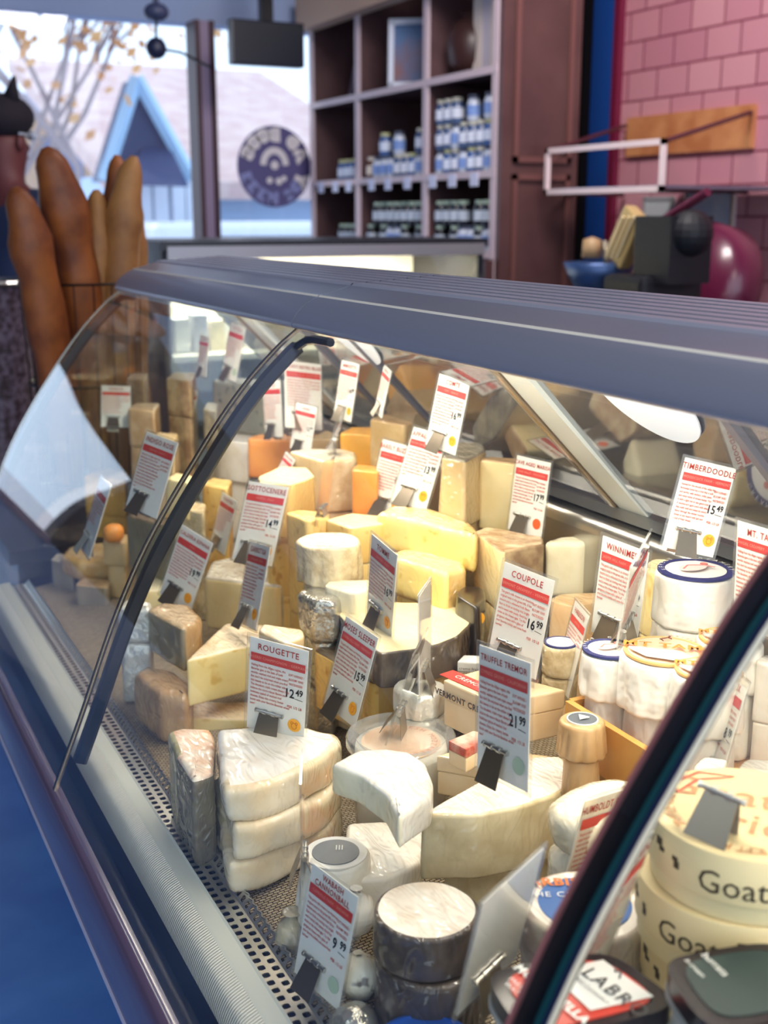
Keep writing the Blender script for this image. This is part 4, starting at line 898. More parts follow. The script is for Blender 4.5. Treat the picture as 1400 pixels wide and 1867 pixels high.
slab('cheese_block', [(1000, 1092), (1022, 1082), (1092, 1080), (1096, 1094), (1040, 1104)], .88, .07, (TAN, c_('peach_paste', (240, 206, 160), (234, 190, 138), 14, wrap=.5), TAN), 'peach-coloured block beneath the cream-white drum piece')
slab('cheese_block', [(1168, 1030), (1192, 1018), (1246, 1022), (1240, 1038), (1200, 1046)], .93, .09, (PY, BY, PY), 'yellow film-wrapped block left of the upper Lake Effect wheel')
wheel('round_cheese', 600, 986, 60, .665, .058, (CRK, CRK, c_('wrinkled_top', (244, 236, 214), (226, 212, 178), 30, wrap=.9, bump=.9, wscale=16)), 'round white-topped cheese in wrinkled film, left of the Appalachian slabs', edge=.004, amp=.003, pleat=.002)
slab('cheese_block', [(590, 1068), (600, 1057), (690, 1056), (700, 1070), (640, 1082)], .63, .035, (WHP, WHP, WHP), 'thin pale piece under the wrinkled round cheese')
slab('cheese_block', [(541, 1076), (560, 1066), (606, 1066), (626, 1082), (614, 1098), (566, 1096)], .60, .062, (FOILD, FOIL, FOIL), 'silver foil-wrapped block holding an edge-on card, left of the dark-rinded half wheel', edge=.009, amp=.003)
slab('cheese_wedge', [(252, 1078), (286, 1008), (336, 1000), (352, 1040), (330, 1074)], .50, .052, (TAN, PY, WHP), 'pale creamy wedge left of the card titled CALDERA ESPANA')
slab('half_cheese', [(372, 1052), (384, 1022, 'r'), (440, 1010, 'r'), (515, 1022, 'r'), (538, 1046, 'r'), (532, 1062, 'r'), (505, 1068)], .575, .092, (c_('ash_rind', (178, 170, 146), (208, 198, 168), 40, wrap=.9, bump=.6), PY, c_('ash_top', (206, 200, 184), (170, 160, 140), 24, wrap=1, bump=.5)), 'large ash-rinded half wheel standing below the card titled SOTTOCENERE', edge=.008)
slab('cheese_block', [(212, 1106), (228, 1092), (278, 1096), (274, 1108)], .405, .060, (FOILW, FOILW, FOILW), 'white foil-wrapped block, upper of the pair by the front rail', edge=.008, amp=.0015, under='white foil-wrapped block, lower of the pair by the front rail')
slab('cheese_block', [(268, 1112, 'c'), (296, 1096, 'r'), (346, 1102, 'r'), (368, 1124, 'r'), (362, 1136, 'r'), (331, 1146, 'c')], .445, .070, (BSK, GRW, c_('basket_top', (222, 194, 156), (206, 172, 126), 20, wrap=1)), 'film-wrapped block with grey cut face and basket rind under the card titled CALDERA', edge=.008, amp=.002, under=False)
slab('basket_cheese', [(243, 1226, 'r'), (268, 1212, 'r'), (320, 1222, 'r'), (350, 1244, 'r'), (340, 1266, 'r'), (290, 1262, 'r')], .405, .082, (BSK, BSK, BSK), 'round basket-ribbed cheese under the grey-faced block, at the front rail', edge=.012, amp=.002, bulge=.05, under=False)
slab('cheese_wedge', [(336, 1206), (412, 1134), (492, 1140), (488, 1168)], .452, .072, (c_('orange_edge', (240, 196, 132), (246, 214, 160), 20, wrap=.6), BY, c_('butter_top', (246, 226, 190), (238, 208, 164), 20, wrap=.8)), 'butter-yellow wedge left of the card titled ROUGETTE, on its own flat wedge', edge=.004, it=2, under=False)
slab('cheese_wedge', [(297, 1306), (345, 1278), (480, 1280), (500, 1300), (460, 1312)], .432, .050, (MATS['orange_edge'], BY, MATS['butter_top']), 'flat yellow wedge beneath the butter-yellow wedge', edge=.004, it=2)
slab('cheese_wedge', [(470, 1148), (480, 1136), (552, 1146), (556, 1160), (520, 1172)], .53, .06, (MATS['orange_edge'], c_('peach_top', (246, 216, 164), (240, 200, 140), 20), MATS['butter_top']), 'orange-edged wedge behind the card titled ROUGETTE', edge=.005)
slab('half_cheese', [(613, 1112), (650, 1101, 'r'), (700, 1097, 'r'), (763, 1098, 'r'), (822, 1103, 'r'), (856, 1116, 'r'), (859, 1138, 'r'), (837, 1160, 'r'), (800, 1175, 'r'), (748, 1185, 'r'), (692, 1192, 'r'), (650, 1160)], .64, .048, (DK, DK, c_('parmesan_top', (246, 232, 188), (238, 218, 166), 12, wrap=.35, bump=.2)), 'pale-topped half wheel with dark wax side, upper of two behind the card titled MOSES SLEEPER', edge=.003, under=False)
slab('half_cheese', [(572, 1184), (600, 1164), (700, 1160), (862, 1166), (864, 1194, 'r'), (832, 1220, 'r'), (722, 1242, 'r'), (680, 1246)], .60, .085, (c_('yellow_wax', (214, 184, 116), (196, 160, 92), 24, wrap=.9), GY, DK), 'yellow half wheel with dark top edge, lower of two behind the card titled MOSES SLEEPER', edge=.004, under=False)
o = slab('cheese_packet', [(830, 1086), (846, 1064), (880, 1070), (888, 1092), (868, 1110)], .78, .10, (mat('packet_black', (44, 38, 34), .3, coat=.8),) * 3, 'black film packet with a small round emblem, right of the dark-waxed half wheel', 'packet', amp=.003, s=.01)
bm = bmesh.new(); lathe(bm, [(0, 0), (.009, 0), (.009, .001), (0, .001)], 20); bmesh.ops.rotate(bm, matrix=Matrix.Rotation(pi / 2, 3, 'X'), verts=bm.verts); bmesh.ops.translate(bm, vec=(-.012, -.036, .078), verts=bm.verts); obj('round_emblem', bm, M_seal, o)
# --- the three-layer brie in film
BO = [(394, 1329), (440, 1324, 'r'), (500, 1322, 'r'), (565, 1322, 'r'), (612, 1336, 'r'), (620, 1352, 'r'), (596, 1378, 'r'), (564, 1397, 'r'), (500, 1422, 'r'), (455, 1436, 'r'), (412, 1440, 'r'), (402, 1420)]
zt_ = at_x(402, 1420, .378).z
bh = (zt_ - deckz(.47)) / 3
for k, l_ in enumerate(('topmost film-wrapped white brie half under the card titled ROUGETTE', 'middle film-wrapped brie half of the stack of three', 'bottom film-wrapped brie half of the stack of three')):
    dx, dy = ((0, 0), (8, 6), (2, 2))[k]
    W_ = [at_z(p[0] + dx, p[1] + dy, zt_) for p in BO]; cx = sum(p.x for p in W_) / len(W_); cy = sum(p.y for p in W_) / len(W_)
    pts = [((p.x - cx) * (1, .97, 1)[k], (p.y - cy) * (1, .97, 1)[k], b[2] if len(b) > 2 else 'c') for p, b in zip(W_, BO)]
    o = obj('brie_half', body_mesh(pts, bh, edge=.008, amp=.0045, freq=22, seed=60 + k, s=.006), [BRS, BRS, BRT if k == 0 else BRS], None, True); o.location = (cx, cy, zt_ - bh * (k + 1))
    tag(o, l_, 'cheese'); ALL.append((o, cx, cy, zt_ - bh * (k + 1), bh))
    if k == 0: brie = o
o = slab('brie_wedge', [(304, 1334, 'r'), (330, 1326), (386, 1326), (393, 1340), (390, 1410), (350, 1424), (318, 1372, 'r')], .372, .115, (c_('green_side', (168, 160, 116), (206, 196, 150), 24, wrap=1, bump=.6), c_('grey_side', (118, 106, 82), (146, 134, 102), 20, wrap=1, wscale=26), ROU), 'orange-tinted cut brie piece at the left of the brie stack, film gathered below it', edge=.008, amp=.002, under=False)
# gathered film hanging at its front
def film(name, P, parent, seed, m):
    bm = bmesh.new(); n = 14; g = []
    for i in range(n + 1):
        row = []
        for j in range(n + 1):
            u, v = i / n, j / n; p = (1 - u) * ((1 - v) * P[0] + v * P[3]) + u * ((1 - v) * P[1] + v * P[2])
            p = p + .010 * noise.noise_vector(Vector((u * 5 + seed, v * 2.2, 0))); row.append(bm.verts.new(p - parent.location))
        g.append(row)
    for i in range(n):
        for j in range(n): bm.faces.new((g[i][j], g[i + 1][j], g[i + 1][j + 1], g[i][j + 1]))
    return obj(name, bm, m, parent, True)
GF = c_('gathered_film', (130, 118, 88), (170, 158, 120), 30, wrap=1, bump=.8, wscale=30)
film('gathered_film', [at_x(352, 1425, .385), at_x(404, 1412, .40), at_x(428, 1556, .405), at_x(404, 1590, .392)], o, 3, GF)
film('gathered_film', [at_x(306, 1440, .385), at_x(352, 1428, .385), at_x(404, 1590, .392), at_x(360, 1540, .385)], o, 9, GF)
# --- front middle
slab('brie_wedge', [(603, 1392, 'c'), (650, 1367, 'r'), (700, 1362, 'r'), (745, 1368, 'r'), (778, 1390, 'r'), (790, 1424, 'r'), (786, 1452, 'r'), (727, 1490, 'c'), (704, 1448), (655, 1412)], .462, .036, (WH, WHP, WH), 'white brie wedge topmost in front of the clear tub', edge=.006, under=False, s=.005)
slab('brie_wedge', [(628, 1606, 'r'), (632, 1500), (700, 1496), (772, 1510, 'r'), (770, 1570, 'r'), (700, 1603, 'r')], .452, .036, (WH, WHP, WH), 'white brie wedge lying beneath the topmost one', edge=.005)
slab('half_cheese', [(763, 1487, 'c'), (868, 1425), (970, 1378, 'r'), (1023, 1378, 'r'), (1045, 1400, 'r'), (1047, 1428, 'r'), (1012, 1450, 'r'), (948, 1472, 'r'), (867, 1487, 'r')], .52, .074, (c_('striated_side', (228, 212, 172), (206, 188, 146), 30, wrap=.9, bump=.6, wscale=16), MATS['striated_side'], c_('truffle_top', (240, 234, 222), (218, 210, 196), 18, wrap=1, bump=.5)), 'large white-topped half wheel in film under the card titled TRUFFLE TREMOR', edge=.004, under='tan base piece beneath the TRUFFLE TREMOR half')
slab('brie_round', [(998, 1456, 'r'), (1024, 1432, 'r'), (1070, 1416, 'r'), (1120, 1408, 'r'), (1170, 1420, 'r'), (1160, 1470, 'r'), (1100, 1500, 'r'), (1040, 1502, 'r'), (1006, 1482, 'r')], .60, .042, (c_('lumpy_side', (222, 212, 182), (236, 228, 206), 20, wrap=1, bump=.7), WHP, WH), 'lumpy white soft-ripened cheese right of the Truffle Tremor half wheel', edge=.016, amp=.003, under='dull grey wrapped piece under the lumpy white cheese')
o, r_, h_ = wheel('ash_cheese', 778, 1657, 98, .475, .045, (CH, CH, c_('bloomy_top', (246, 238, 224), (230, 214, 194), 34, wrap=.7, bump=1, bscale=50)), 'dark-sided round cheese with white bloomy top, upper of two at the front', edge=.004, amp=.0015, under=False)
P = o.location; wheel('ash_cheese', 778, 1657, 99, 0, P.z - deckz(.475) + .002, (CH, CH, CH), 'dark-sided round cheese, lower of the two at the front', Z=P.z, edge=.006, amp=.002, under=False)
o2_ = ALL[-1][0]; o2_.location = (P.x + .004, P.y - .004, deckz(.475) - .002)
o, r_, h_ = wheel('wrapped_pyramid', 612, 1556, 60, .455, .070, (PAP, PAP, PAP), 'paper-wrapped flared cheese with grey round label, behind the card titled WABASH CANNONBALL', taper=1.3, amp=.003, under=None, edge=.005, pleat=.0018)
disc_label(o, r_ * .95, h_, mat('label_white', (240, 238, 232), .4), ring=None); p_ = disc_label(o, r_ * .72, h_ + .001, mat('label_slate', (98, 104, 112), .4)); flat_text('lll', .014, M_white, p_, .006, .004, h_ + .0032, VIEW)
for i, (px, py, rx, X, h_, l_, m_) in enumerate(((532, 1664, 34, .405, .058, 'small grey-wrinkled round cheese at the rail, left of the WABASH card', GR), (648, 1618, 42, .445, .056, 'small white-bloomed ball cheese, upper one left of the dark wheels', WH), (655, 1736, 44, .428, .052, 'small speckled ball cheese, middle one left of the dark wheels', c_('speckled', (232, 226, 206), (206, 196, 168), 30, pits=60, pitrgb=(110, 96, 80))), (648, 1836, 50, .405, .04, 'foil-wrapped round at the bottom left of the dark wheels', FOIL))):
    wheel('small_cheese_ball', px, py, rx * .8, X, h_, (m_,) * 3, l_, edge=h_ * .45, amp=.002, bulge=.2, under=False, s=.006)
    o = ALL[-1][0]; 
o, r_, h_ = wheel('foil_crottin', 765, 1250, 48, .655, .035, (FOILW, FOILW, FOILW), 'small white foil-wrapped round beneath the clipped blank card', edge=.006, amp=.003, pleat=.002)
# clear round tub with orange label
P = at_x(731, 1338, .60); d = P.dot(FW); rt = 101 * d / FPX
t = thing('clear_tub', 'round clear tub of white cheese with an orange label disc', 'tub', (P.x, P.y, P.z - .07))
TH = P.z - deckz(P.x) - .07
bm = bmesh.new(); lathe(bm, [(0, .064), (rt * .80, .064), (rt * .84, .07), (rt * .97, .07), (rt, .067), (rt, .058), (rt * .93, .056), (rt * .82, -TH), (0, -TH)], 40); obj('tub_shell', bm, clear('tub_plastic', (244, 244, 240), .8, .08, 1.5), t, True, 40)
bm = bmesh.new(); lathe(bm, [(0, .058), (rt * .82, .058), (rt * .84, .05), (rt * .79, .004 - TH), (0, .004 - TH)], 36); obj('contents', bm, mat('white_curd', (244, 240, 228), .5, bump=.6, bscale=40), t, True)
bm = bmesh.new(); lathe(bm, [(0, .0605), (rt * .72, .0605), (rt * .72, .059), (0, .059)], 36); lb = obj('orange_label', bm, mat('label_peach', (244, 200, 160), .4, rgb2=(250, 226, 200), scale=20), t)
ring_text('FRESH MOZZARELLA', rt * .6, .0612, .010, mat('label_orange_ink', (214, 120, 60), .5), lb, radians(70))
# wooden boxes
def wbox(pxs, X, h, label, text=None, Z=None, mats=None):
    Z_ = at_x(pxs[0][0], pxs[0][1], X).z if Z is None else Z
    W_ = [at_z(x, y, Z_) for x, y in pxs]; c = sum(W_, Vector()) / 4; t = thing('cheese_box', label, 'cheese box', (c.x, c.y, Z_ - h))
    bm = bmesh.new(); prism(bm, [(p.x - c.x, p.y - c.y) for p in W_][::-1], 0, h * .6); bmesh.ops.recalc_face_normals(bm, faces=bm.faces); bev(bm, .002); obj('box_base', bm, BXW, t)
    f = 1.02; bm = bmesh.new(); prism(bm, [((p.x - c.x) * f, (p.y - c.y) * f) for p in W_][::-1], h * .6, h); bmesh.ops.recalc_face_normals(bm, faces=bm.faces); bev(bm, .002); obj('box_lid', bm, mats or BXW, t)
    return t, [p - c for p in W_], h
t, W_, h = wbox([(810, 1240), (885, 1219), (1028, 1258), (905, 1282)], .66, .058, 'square pale wooden cheese box with a red label, behind the card titled TRUFFLE TREMOR')
a, b = W_[0], W_[3]; ux = (b - a); L1 = ux.length; ux.normalize(); uy = (W_[1] - W_[0]).normalized(); mid = (a + b) / 2
Mf = Matrix(((ux.x, 0, -uy.x, 0), (ux.y, 0, -uy.y, 0), (0, 1, 0, 0), (0, 0, 0, 1)))
nf = Vector((ux.y, -ux.x, 0)); nf = nf if nf.dot(-(W_[1] - W_[0])) > 0 else -nf
letter('lettering', 'VERMONT CREAMERY', .0105, mat('box_ink', (92, 78, 70), .6), t, Matrix.Translation(Vector((mid.x, mid.y, h * .72)) * 1 + nf * .0035) @ Mf.to_3x3().to_4x4(), off=.0004)
c1 = a * .7; ang = math.atan2(ux.y, ux.x)
o = obj('red_label', bx((-.045, -.011, 0), (.045, .011, .0008)), mat('label_red', (214, 58, 48), .5), t); o.location = (a * .62 + b * .25 + Vector((uy.x, uy.y, 0)) * .012 + Vector((0, 0, h + .0005)))[:]; o.rotation_euler = (0, 0, ang)
flat_text('CREMONT', .011, M_white, o, 0, 0, .0012)
t.location.z
zz_ = t.location.z
wbox([(798, 1378), (850, 1362), (1000, 1378), (900, 1396)], 0, .048, 'tan wooden cheese box beneath the labelled one', Z=zz_ - .001)
wbox([(818, 1350), (862, 1332), (900, 1340), (850, 1366)], .60, .028, 'small wooden box with a red printed lid, tilted below the pale box', mats=mat('lid_red', (186, 74, 50), .5, rgb2=(236, 214, 190), scale=30))
t, W_, h = wbox([(834, 1206), (846, 1194), (888, 1196), (886, 1210)], .73, .035, 'little white box printed with black text behind the wooden box', mats=M_white)
a, b = W_[0], W_[3]; ux = (b - a).normalized()
letter('lettering', 'creme fraiche\ncultured goat milk\nkeep cold', .0058, mat('box_ink', (92, 78, 70)), t, Matrix.Translation(((a + b) / 2).to_tuple()[:2] + (h * .85,)) @ Matrix.Translation(Vector((ux.y, -ux.x, 0)) * .003) @ Matrix(((ux.x, 0, ux.y, 0), (ux.y, 0, -ux.x, 0), (0, 1, 0, 0), (0, 0, 0, 1))))
o, r_, h_ = wheel('wrapped_round', 1062, 1312, 41, .70, .040, (KRA, KRA, KRA), 'brown paper-wrapped round cheese with slate label beside the crate', amp=.003, edge=.004, taper=1.12, pleat=.0018)
p_ = disc_label(o, r_ * .7, h_, mat('label_slate', (98, 104, 112), .4), ring=M_white, rw=.08)
bm = bmesh.new(); bmesh.ops.create_cone(bm, cap_ends=True, segments=3, radius1=r_ * .3, radius2=r_ * .3, depth=.001, matrix=Matrix.Translation((0, 0, h_ + .003))); obj('emblem', bm, M_white, p_)
# --- wooden crate with wrapped wheels
Pc = at_x(1036, 1277, .735); zc = Pc.z
cr = thing('wooden_crate', 'shallow pine crate holding the white wrapped wheels', 'crate', (Pc.x, Pc.y, zc - .06)); cy0 = -.46
for n_, lo, hi in (('side_board', (-.004, cy0, 0), (.004, 0, .06)), ('end_board', (.004, -.004, 0), (.228, .004, .06)), ('end_board', (.004, cy0, 0), (.228, cy0 + .008, .06)), ('side_board', (.222, cy0 + .008, 0), (.230, -.004, .06)), ('crate_floor', (.004, cy0 + .008, 0), (.222, -.004, .006))):
    obj(n_, bx(lo, hi), M_wood, cr)
kz = zc - .06
slab('cheese_block', [(1070, 1390), (1090, 1370), (1200, 1380), (1220, 1420)], .78, .05, (TANP,) * 3, 'tan block the crate rests on', Z=kz - .001, under='second tan block below the crate')
PROPFLOOR = kz + .0065
def wrapped(cx, cy, rx, X, h, label, ringm=None, title=None, under=None, lr=.9, Z=None, arc=None):
    o, r_, h_ = wheel('wrapped_cheese', cx, cy, rx * 1.06, X, h, (PAP, PAP, PAP), label, amp=.002, edge=.005, taper=1.04, under=under, Z=Z, pleat=.0018)
    return o, r_, h_
NV = mat('label_navy', (54, 60, 116), .4); GD = mat('label_gold', (244, 196, 120), .4); PCH = mat('label_peach2', (250, 214, 180), .4); LW = mat('label_white', (240, 238, 232), .4)
def lake(o, r_, h_, a0):
    p_ = disc_label(o, r_ * .95, h_ + .0015, LW, ring=NV, rw=.2)
    ring_text('LAKE EFFECT', r_ * .855, h_ + .0056, r_ * .2, M_white, p_, a0, .24); ring_text('CREAMERY', r_ * .855, h_ + .0056, r_ * .2, M_white, p_, a0 + pi, .24)
    bm = bmesh.new(); tube(bm, [(-r_ * .4, 0, h_ + .006), (-.1 * r_, r_ * .2, h_ + .006), (r_ * .3, 0, h_ + .006), (r_ * .4, -r_ * .25, h_ + .006)], .0012, 5, flat=.3); bmesh.ops.create_cone(bm, cap_ends=True, segments=16, radius1=r_ * .1, radius2=r_ * .1, depth=.001, matrix=Matrix.Translation((r_ * .35, .1 * r_, h_ + .006))); obj('line_drawing', bm, mat('drawing_rose', (216, 130, 120), .5), p_)
    bm = bmesh.new(); bmesh.ops.create_cone(bm, cap_ends=True, segments=24, radius1=r_ * .4, radius2=r_ * .4, depth=.0006, matrix=Matrix.Translation((-.1 * r_, 0, h_ + .0056)) @ Matrix.Diagonal((1, .6, 1, 1))); obj('printed_patch', bm, mat('patch_pink', (240, 214, 208), .5), p_)
def mttam(o, r_, h_, seal=True):
    p_ = disc_label(o, r_ * .93, h_ + .0015, PCH, ring=GD, rw=.10)
    bm = bmesh.new(); v = [(-.80 * r_, -.1 * r_), (-.55 * r_, -.55 * r_), (.0, -.80 * r_), (.5 * r_, -.6 * r_), (.2 * r_, -.16 * r_), (-.8 * r_, .1 * r_)]; bm.faces.new([bm.verts.new((x, y, h_ + .006)) for x, y in v]); bmesh.ops.rotate(bm, matrix=Matrix.Rotation(VIEW, 3, 'Z'), verts=bm.verts); obj('label_panel', bm, mat('label_grey', (212, 206, 200), .5), p_)
    flat_text('MT TAM', r_ * .40, mat('label_orange_ink2', (244, 150, 60), .5), p_, 0, .1 * r_, h_ + .0068, VIEW - .25, sx=1.1, off=.0006)
    bm = bmesh.new(); tube(bm, [(-.006, 0, h_ + .0066), (.006, 0, h_ + .0066), (.010, .003, h_ + .0066)], .0014, 5, flat=.3); tube(bm, [(-.005, 0, h_ + .0066), (-.006, -.005, h_ + .0066)], .0007, 4); tube(bm, [(.005, 0, h_ + .0066), (.006, -.005, h_ + .0066)], .0007, 4); bmesh.ops.translate(bm, vec=(r_ * .35, r_ * .45, 0), verts=bm.verts); obj('cow_print', bm, mat('print_rust', (120, 62, 50), .5), p_)
    ring_text('TRIPLE CREAM', r_ * .8, h_ + .0066, r_ * .12, mat('label_orange_ink2', (244, 150, 60)), p_, radians(40), .16)
o, r_, h_ = wrapped(1268, 1042, 68, .905, .060, 'white wrapped wheel with navy-ringed LAKE EFFECT label, topmost at the back', under='white wrapped wheel beneath the topmost LAKE EFFECT one'); lake(o, r_, h_, radians(235))
o, r_, h_ = wrapped(1112, 1186, 50, .775, .050, 'white wrapped wheel with navy-ringed LAKE EFFECT label below the WINNIMERE card', under='white wrapped wheel under the lower LAKE EFFECT one'); lake(o, r_, h_, radians(235))
o, r_, h_ = wrapped(1212, 1190, 76, .80, .060, 'white wrapped wheel with orange MT TAM label, largest in the crate', under='plain white wrapped wheel under the large MT TAM one'); mttam(o, r_, h_)
o, r_, h_ = wrapped(1292, 1224, 62, .80, .060, 'white wrapped wheel with MT TAM label partly behind the black glass arm', under='white wrapped wheel under the MT TAM one by the black arm'); mttam(o, r_, h_)
o, r_, h_ = wrapped(1330, 1166, 56, .88, .055, 'white wrapped wheel with MT TAM label farthest back in the crate', under='white wrapped wheel under the farthest MT TAM one'); mttam(o, r_, h_)
o, r_, h_ = wheel('wrapped_round', 1022, 1172, 34, .80, .04, (CRK, CRK, LW), 'small round cheese with blue-edged label left of the lower LAKE EFFECT wheel', edge=.005); disc_label(o, r_ * .9, h_, LW, ring=NV, rw=.15)
# white and tan pieces seen through the nearest pane
PROPFLOOR = None
slab('cheese_block', [(1376, 1205), (1392, 1192), (1460, 1200), (1440, 1216)], .88, .07, (WH, WH, WH), 'white block at the right edge behind the black arm, highest one')
slab('cheese_block', [(1262, 1400), (1282, 1378), (1330, 1384), (1312, 1412)], .72, .06, (TANP, WHP, WH), 'white-topped tan block behind the edge-on cards right of the black arm')
slab('cheese_block', [(1345, 1400), (1360, 1382), (1480, 1390), (1460, 1416)], .80, .06, (WHP, WH, WH), 'white block at the right edge above the goat brie boxes')
slab('cheese_wedge', [(1100, 1560), (1130, 1530), (1200, 1500), (1230, 1540), (1180, 1590)], .60, .05, (GY, GY, PY), 'pale yellow wedge right of the black arm beside the goat brie boxes')
# goat brie boxes
def goat(Z, dx, dy, k, label, X=.66):
    P = at_z(1366, 1482, ZG); d = P.dot(FW); r = 178 * d / FPX
    c = Vector((P.x + dx, P.y + dy, Z - GH)); t = thing('goat_brie_box', label, 'cheese box', c, group=None)
    bm = bmesh.new(); lathe(bm, [(0, 0), (r * .965, 0), (r * .965, GH * .4), (r * .965, GH - .001)], 64); obj('box_base', bm, mat('goat_box', (232, 216, 168), .55), t, True, 40)
    bm = bmesh.new(); lathe(bm, [(r * .97, GH * .30), (r, GH * .30), (r, GH), (r * .99, GH + .001), (0, GH + .001)], 64); obj('box_lid', bm, [mat('goat_box_lid', (230, 210, 160), .5)], t, True, 40)
    a0 = math.atan2(-c.y, -c.x) + (-.10, -.42, -.25)[k]
    def wrap(x, y): a = a0 + x / (r + .0006); return Vector(((r + .0006) * cos(a), (r + .0006) * sin(a), y))
    ik = mat('goat_ink', (66, 52, 30), .6)
    letter('lettering', 'Goat', .026, ik, t, Matrix.Translation((0, 0, GH * .55)), 'CENTER', bend=wrap)
    letter('lettering', 'Brie', .030, ik, t, Matrix.Translation((0, 0, GH * .55)), 'LEFT', bend=lambda x, y: wrap(x + .036, y))
    bm = bmesh.new(); box(bm, (0, 0, 0), (.022, .0008, .004)); box(bm, (-.012, 0, .005), (.008, .0008, .007)); box(bm, (.010, 0, -.004), (.005, .0008, .006))
    for v in bm.verts: v.co = wrap(-.056 + v.co.x, v.co.z + GH * .66) + Vector((0, 0, 0)) + .0004 * Vector((v.co.y > 0, 0, 0))
    obj('printed_motif', bm, ik, t)
    return t, r
GH = .052; ZG = at_x(1215, 1535, .545).z
ZG = max(ZG, deckz(.62) + 3 * GH)
t, r = goat(ZG, 0, 0, 0, 'round cream GOAT BRIE box, topmost of three, with a printed lid')
ring_text('SOFT RIPENED TRIPLE CREME', r * .8, GH + .0018, .013, mat('goat_brown_ink', (196, 140, 92), .6), t, radians(236), .085)
flat_text('Brie', .046, mat('goat_brown_ink', (196, 140, 92)), t, -.02, -.01, GH + .0018, VIEW - .45); flat_text('Goat', .046, MATS['goat_brown_ink'], t, .00, .035, GH + .0018, VIEW - .45)
bm = bmesh.new(); tube(bm, [(-.03, .05, GH + .0018), (0, .06, GH + .0018), (.03, .05, GH + .0018), (.01, .07, GH + .0018), (-.02, .065, GH + .0018)], .0015, 4, flat=.3); obj('lid_drawing', bm, mat('goat_red_ink', (206, 96, 60), .6), t)
goat(ZG - GH - .002, -.006, .004, 1, 'round cream GOAT BRIE box, middle of three'); t3, _ = goat(ZG - 2 * GH - .004, .004, .006, 2, 'round cream GOAT BRIE box, bottom of three')
if ZG - 3 * GH - .004 - deckz(.62) > .02: slab('cheese_block', [(1210, 1800), (1300, 1760), (1450, 1780), (1400, 1850)], .6, .04, (WHP,) * 3, 'pale block under the goat brie boxes', Z=ZG - 3 * GH - .005)
# blue-label round behind the black arm
o, r_, h_ = wheel('wrapped_round', 1066, 1648, 118, .555, .05, (c_('grey_paper_side', (150, 130, 118), (196, 184, 166), 20, wrap=.8), PAP, c_('white_film_top', (242, 236, 224), (230, 220, 204), 20, wrap=1, wscale=12)), 'round white cheese with a blue printed label behind the black glass arm', edge=.006, amp=.002)
p_ = disc_label(o, r_ * .72, h_, mat('label_blue', (66, 108, 172), .35)); flat_text('HARBISON', .016, mat('label_orange_ink', (214, 120, 60)), p_, 0, .034, h_ + .0024, VIEW, off=.0006); flat_text('THE CREAMIEST', .011, M_white, p_, 0, .012, h_ + .0024, VIEW); flat_text('soft ripened\nbark wrapped', .007, mat('label_cyan', (130, 190, 210), .5), p_, 0, -.004, h_ + .0024, VIEW)
# rectangular dairy tubs
def tub(L_px, T_px, R_px, B_px, X, h, label, panel, lid='lid_black'):
    Z_ = at_x(L_px[0], L_px[1], X).z; W_ = [at_z(x, y, Z_) for x, y in (L_px, T_px, R_px, B_px)]; c = sum(W_, Vector()) / 4
    t = thing('dairy_tub', label, 'tub', (c.x, c.y, Z_ - h)); pts = [(p.x - c.x, p.y - c.y, 'r') for p in W_]
    def shell(f, z0, z1, it, s_=.004):
        P = smoothpoly([(x * f, y * f, t_) for x, y, t_ in pts], s_, it); bm = bmesh.new(); prism(bm, [(p[0], p[1]) for p in P], z0, z1); bmesh.ops.recalc_face_normals(bm, faces=bm.faces); return bm
    obj('tub_body', shell(.92, 0, h - .012, 30), mat('tub_frosted', (206, 208, 200), .35), t, True, 50)
    obj('lid_rim', shell(1.0, h - .016, h, 34), mat(lid, (34, 26, 30), .25), t, True, 50)
    obj('rim_lip', shell(1.02, h - .02, h - .015, 34), mat('tub_clear_lip', (176, 180, 176), .3), t, True, 50)
    obj('lid_panel', shell(.80, h, h + .001, 30), panel, t)
    return t, W_, c, h
t, W_, c, h = tub((876, 1772), (1108, 1731), (1250, 1832), (965, 1905), .405, .085, 'rectangular dairy tub with black lid and red-and-white CALABRO label', mat('calabro_red', (206, 62, 46), .4))
uz = (W_[2] - W_[1]).normalized(); uyv = Vector((-uz.y, uz.x, 0)); ang = math.atan2(uz.y, uz.x)
e1 = (W_[2] + W_[1]) / 2 - c; wl = (W_[2] - W_[1]).length
bm = bmesh.new(); n_ = 14; wp = []
hw = wl * .33; inn = e1 * .74
P_ = [inn - uz * hw, inn + uz * hw, -e1 * .15 + uz * hw * 1.0, -e1 * .10 + uz * 0.0, -e1 * .05 - uz * hw]
bm.faces.new([bm.verts.new((p.x, p.y, h + .002)) for p in P_]); wpnl = obj('white_panel', bm, M_white, t)
flat_text('CALABRO', .018, mat('label_black_ink', (60, 60, 60), .5), wpnl, *(e1 * .36)[:2], h + .003, ang)
flat_text('since 1953 Connecticut', .005, MATS['label_black_ink'], wpnl, *(e1 * .14)[:2], h + .003, ang); bm = bmesh.new(); tube(bm, [(0, 0, 0), (.006, .006, 0), (.002, .008, 0), (.006, .012, 0)], .0006, 4); bmesh.ops.translate(bm, vec=(e1.x * .62, e1.y * .62, h + .003), verts=bm.verts); obj('sprig', bm, MATS['label_black_ink'], wpnl)
flat_text('MOZZARELLA', .011, M_white, t, *(-e1 * .36)[:2], h + .003, ang, off=.0005); flat_text('FRESH IN\nWATER', .006, M_white, t, *(-e1 * .55 - uz * hw * .5)[:2], h + .003, ang)
t, W_, c, h = tub((1198, 1748), (1420, 1712), (1560, 1830), (1290, 1885), .50, .08, 'rectangular dairy tub with black lid and dark green label at the right edge', mat('calabro_green', (14, 44, 42), .55))
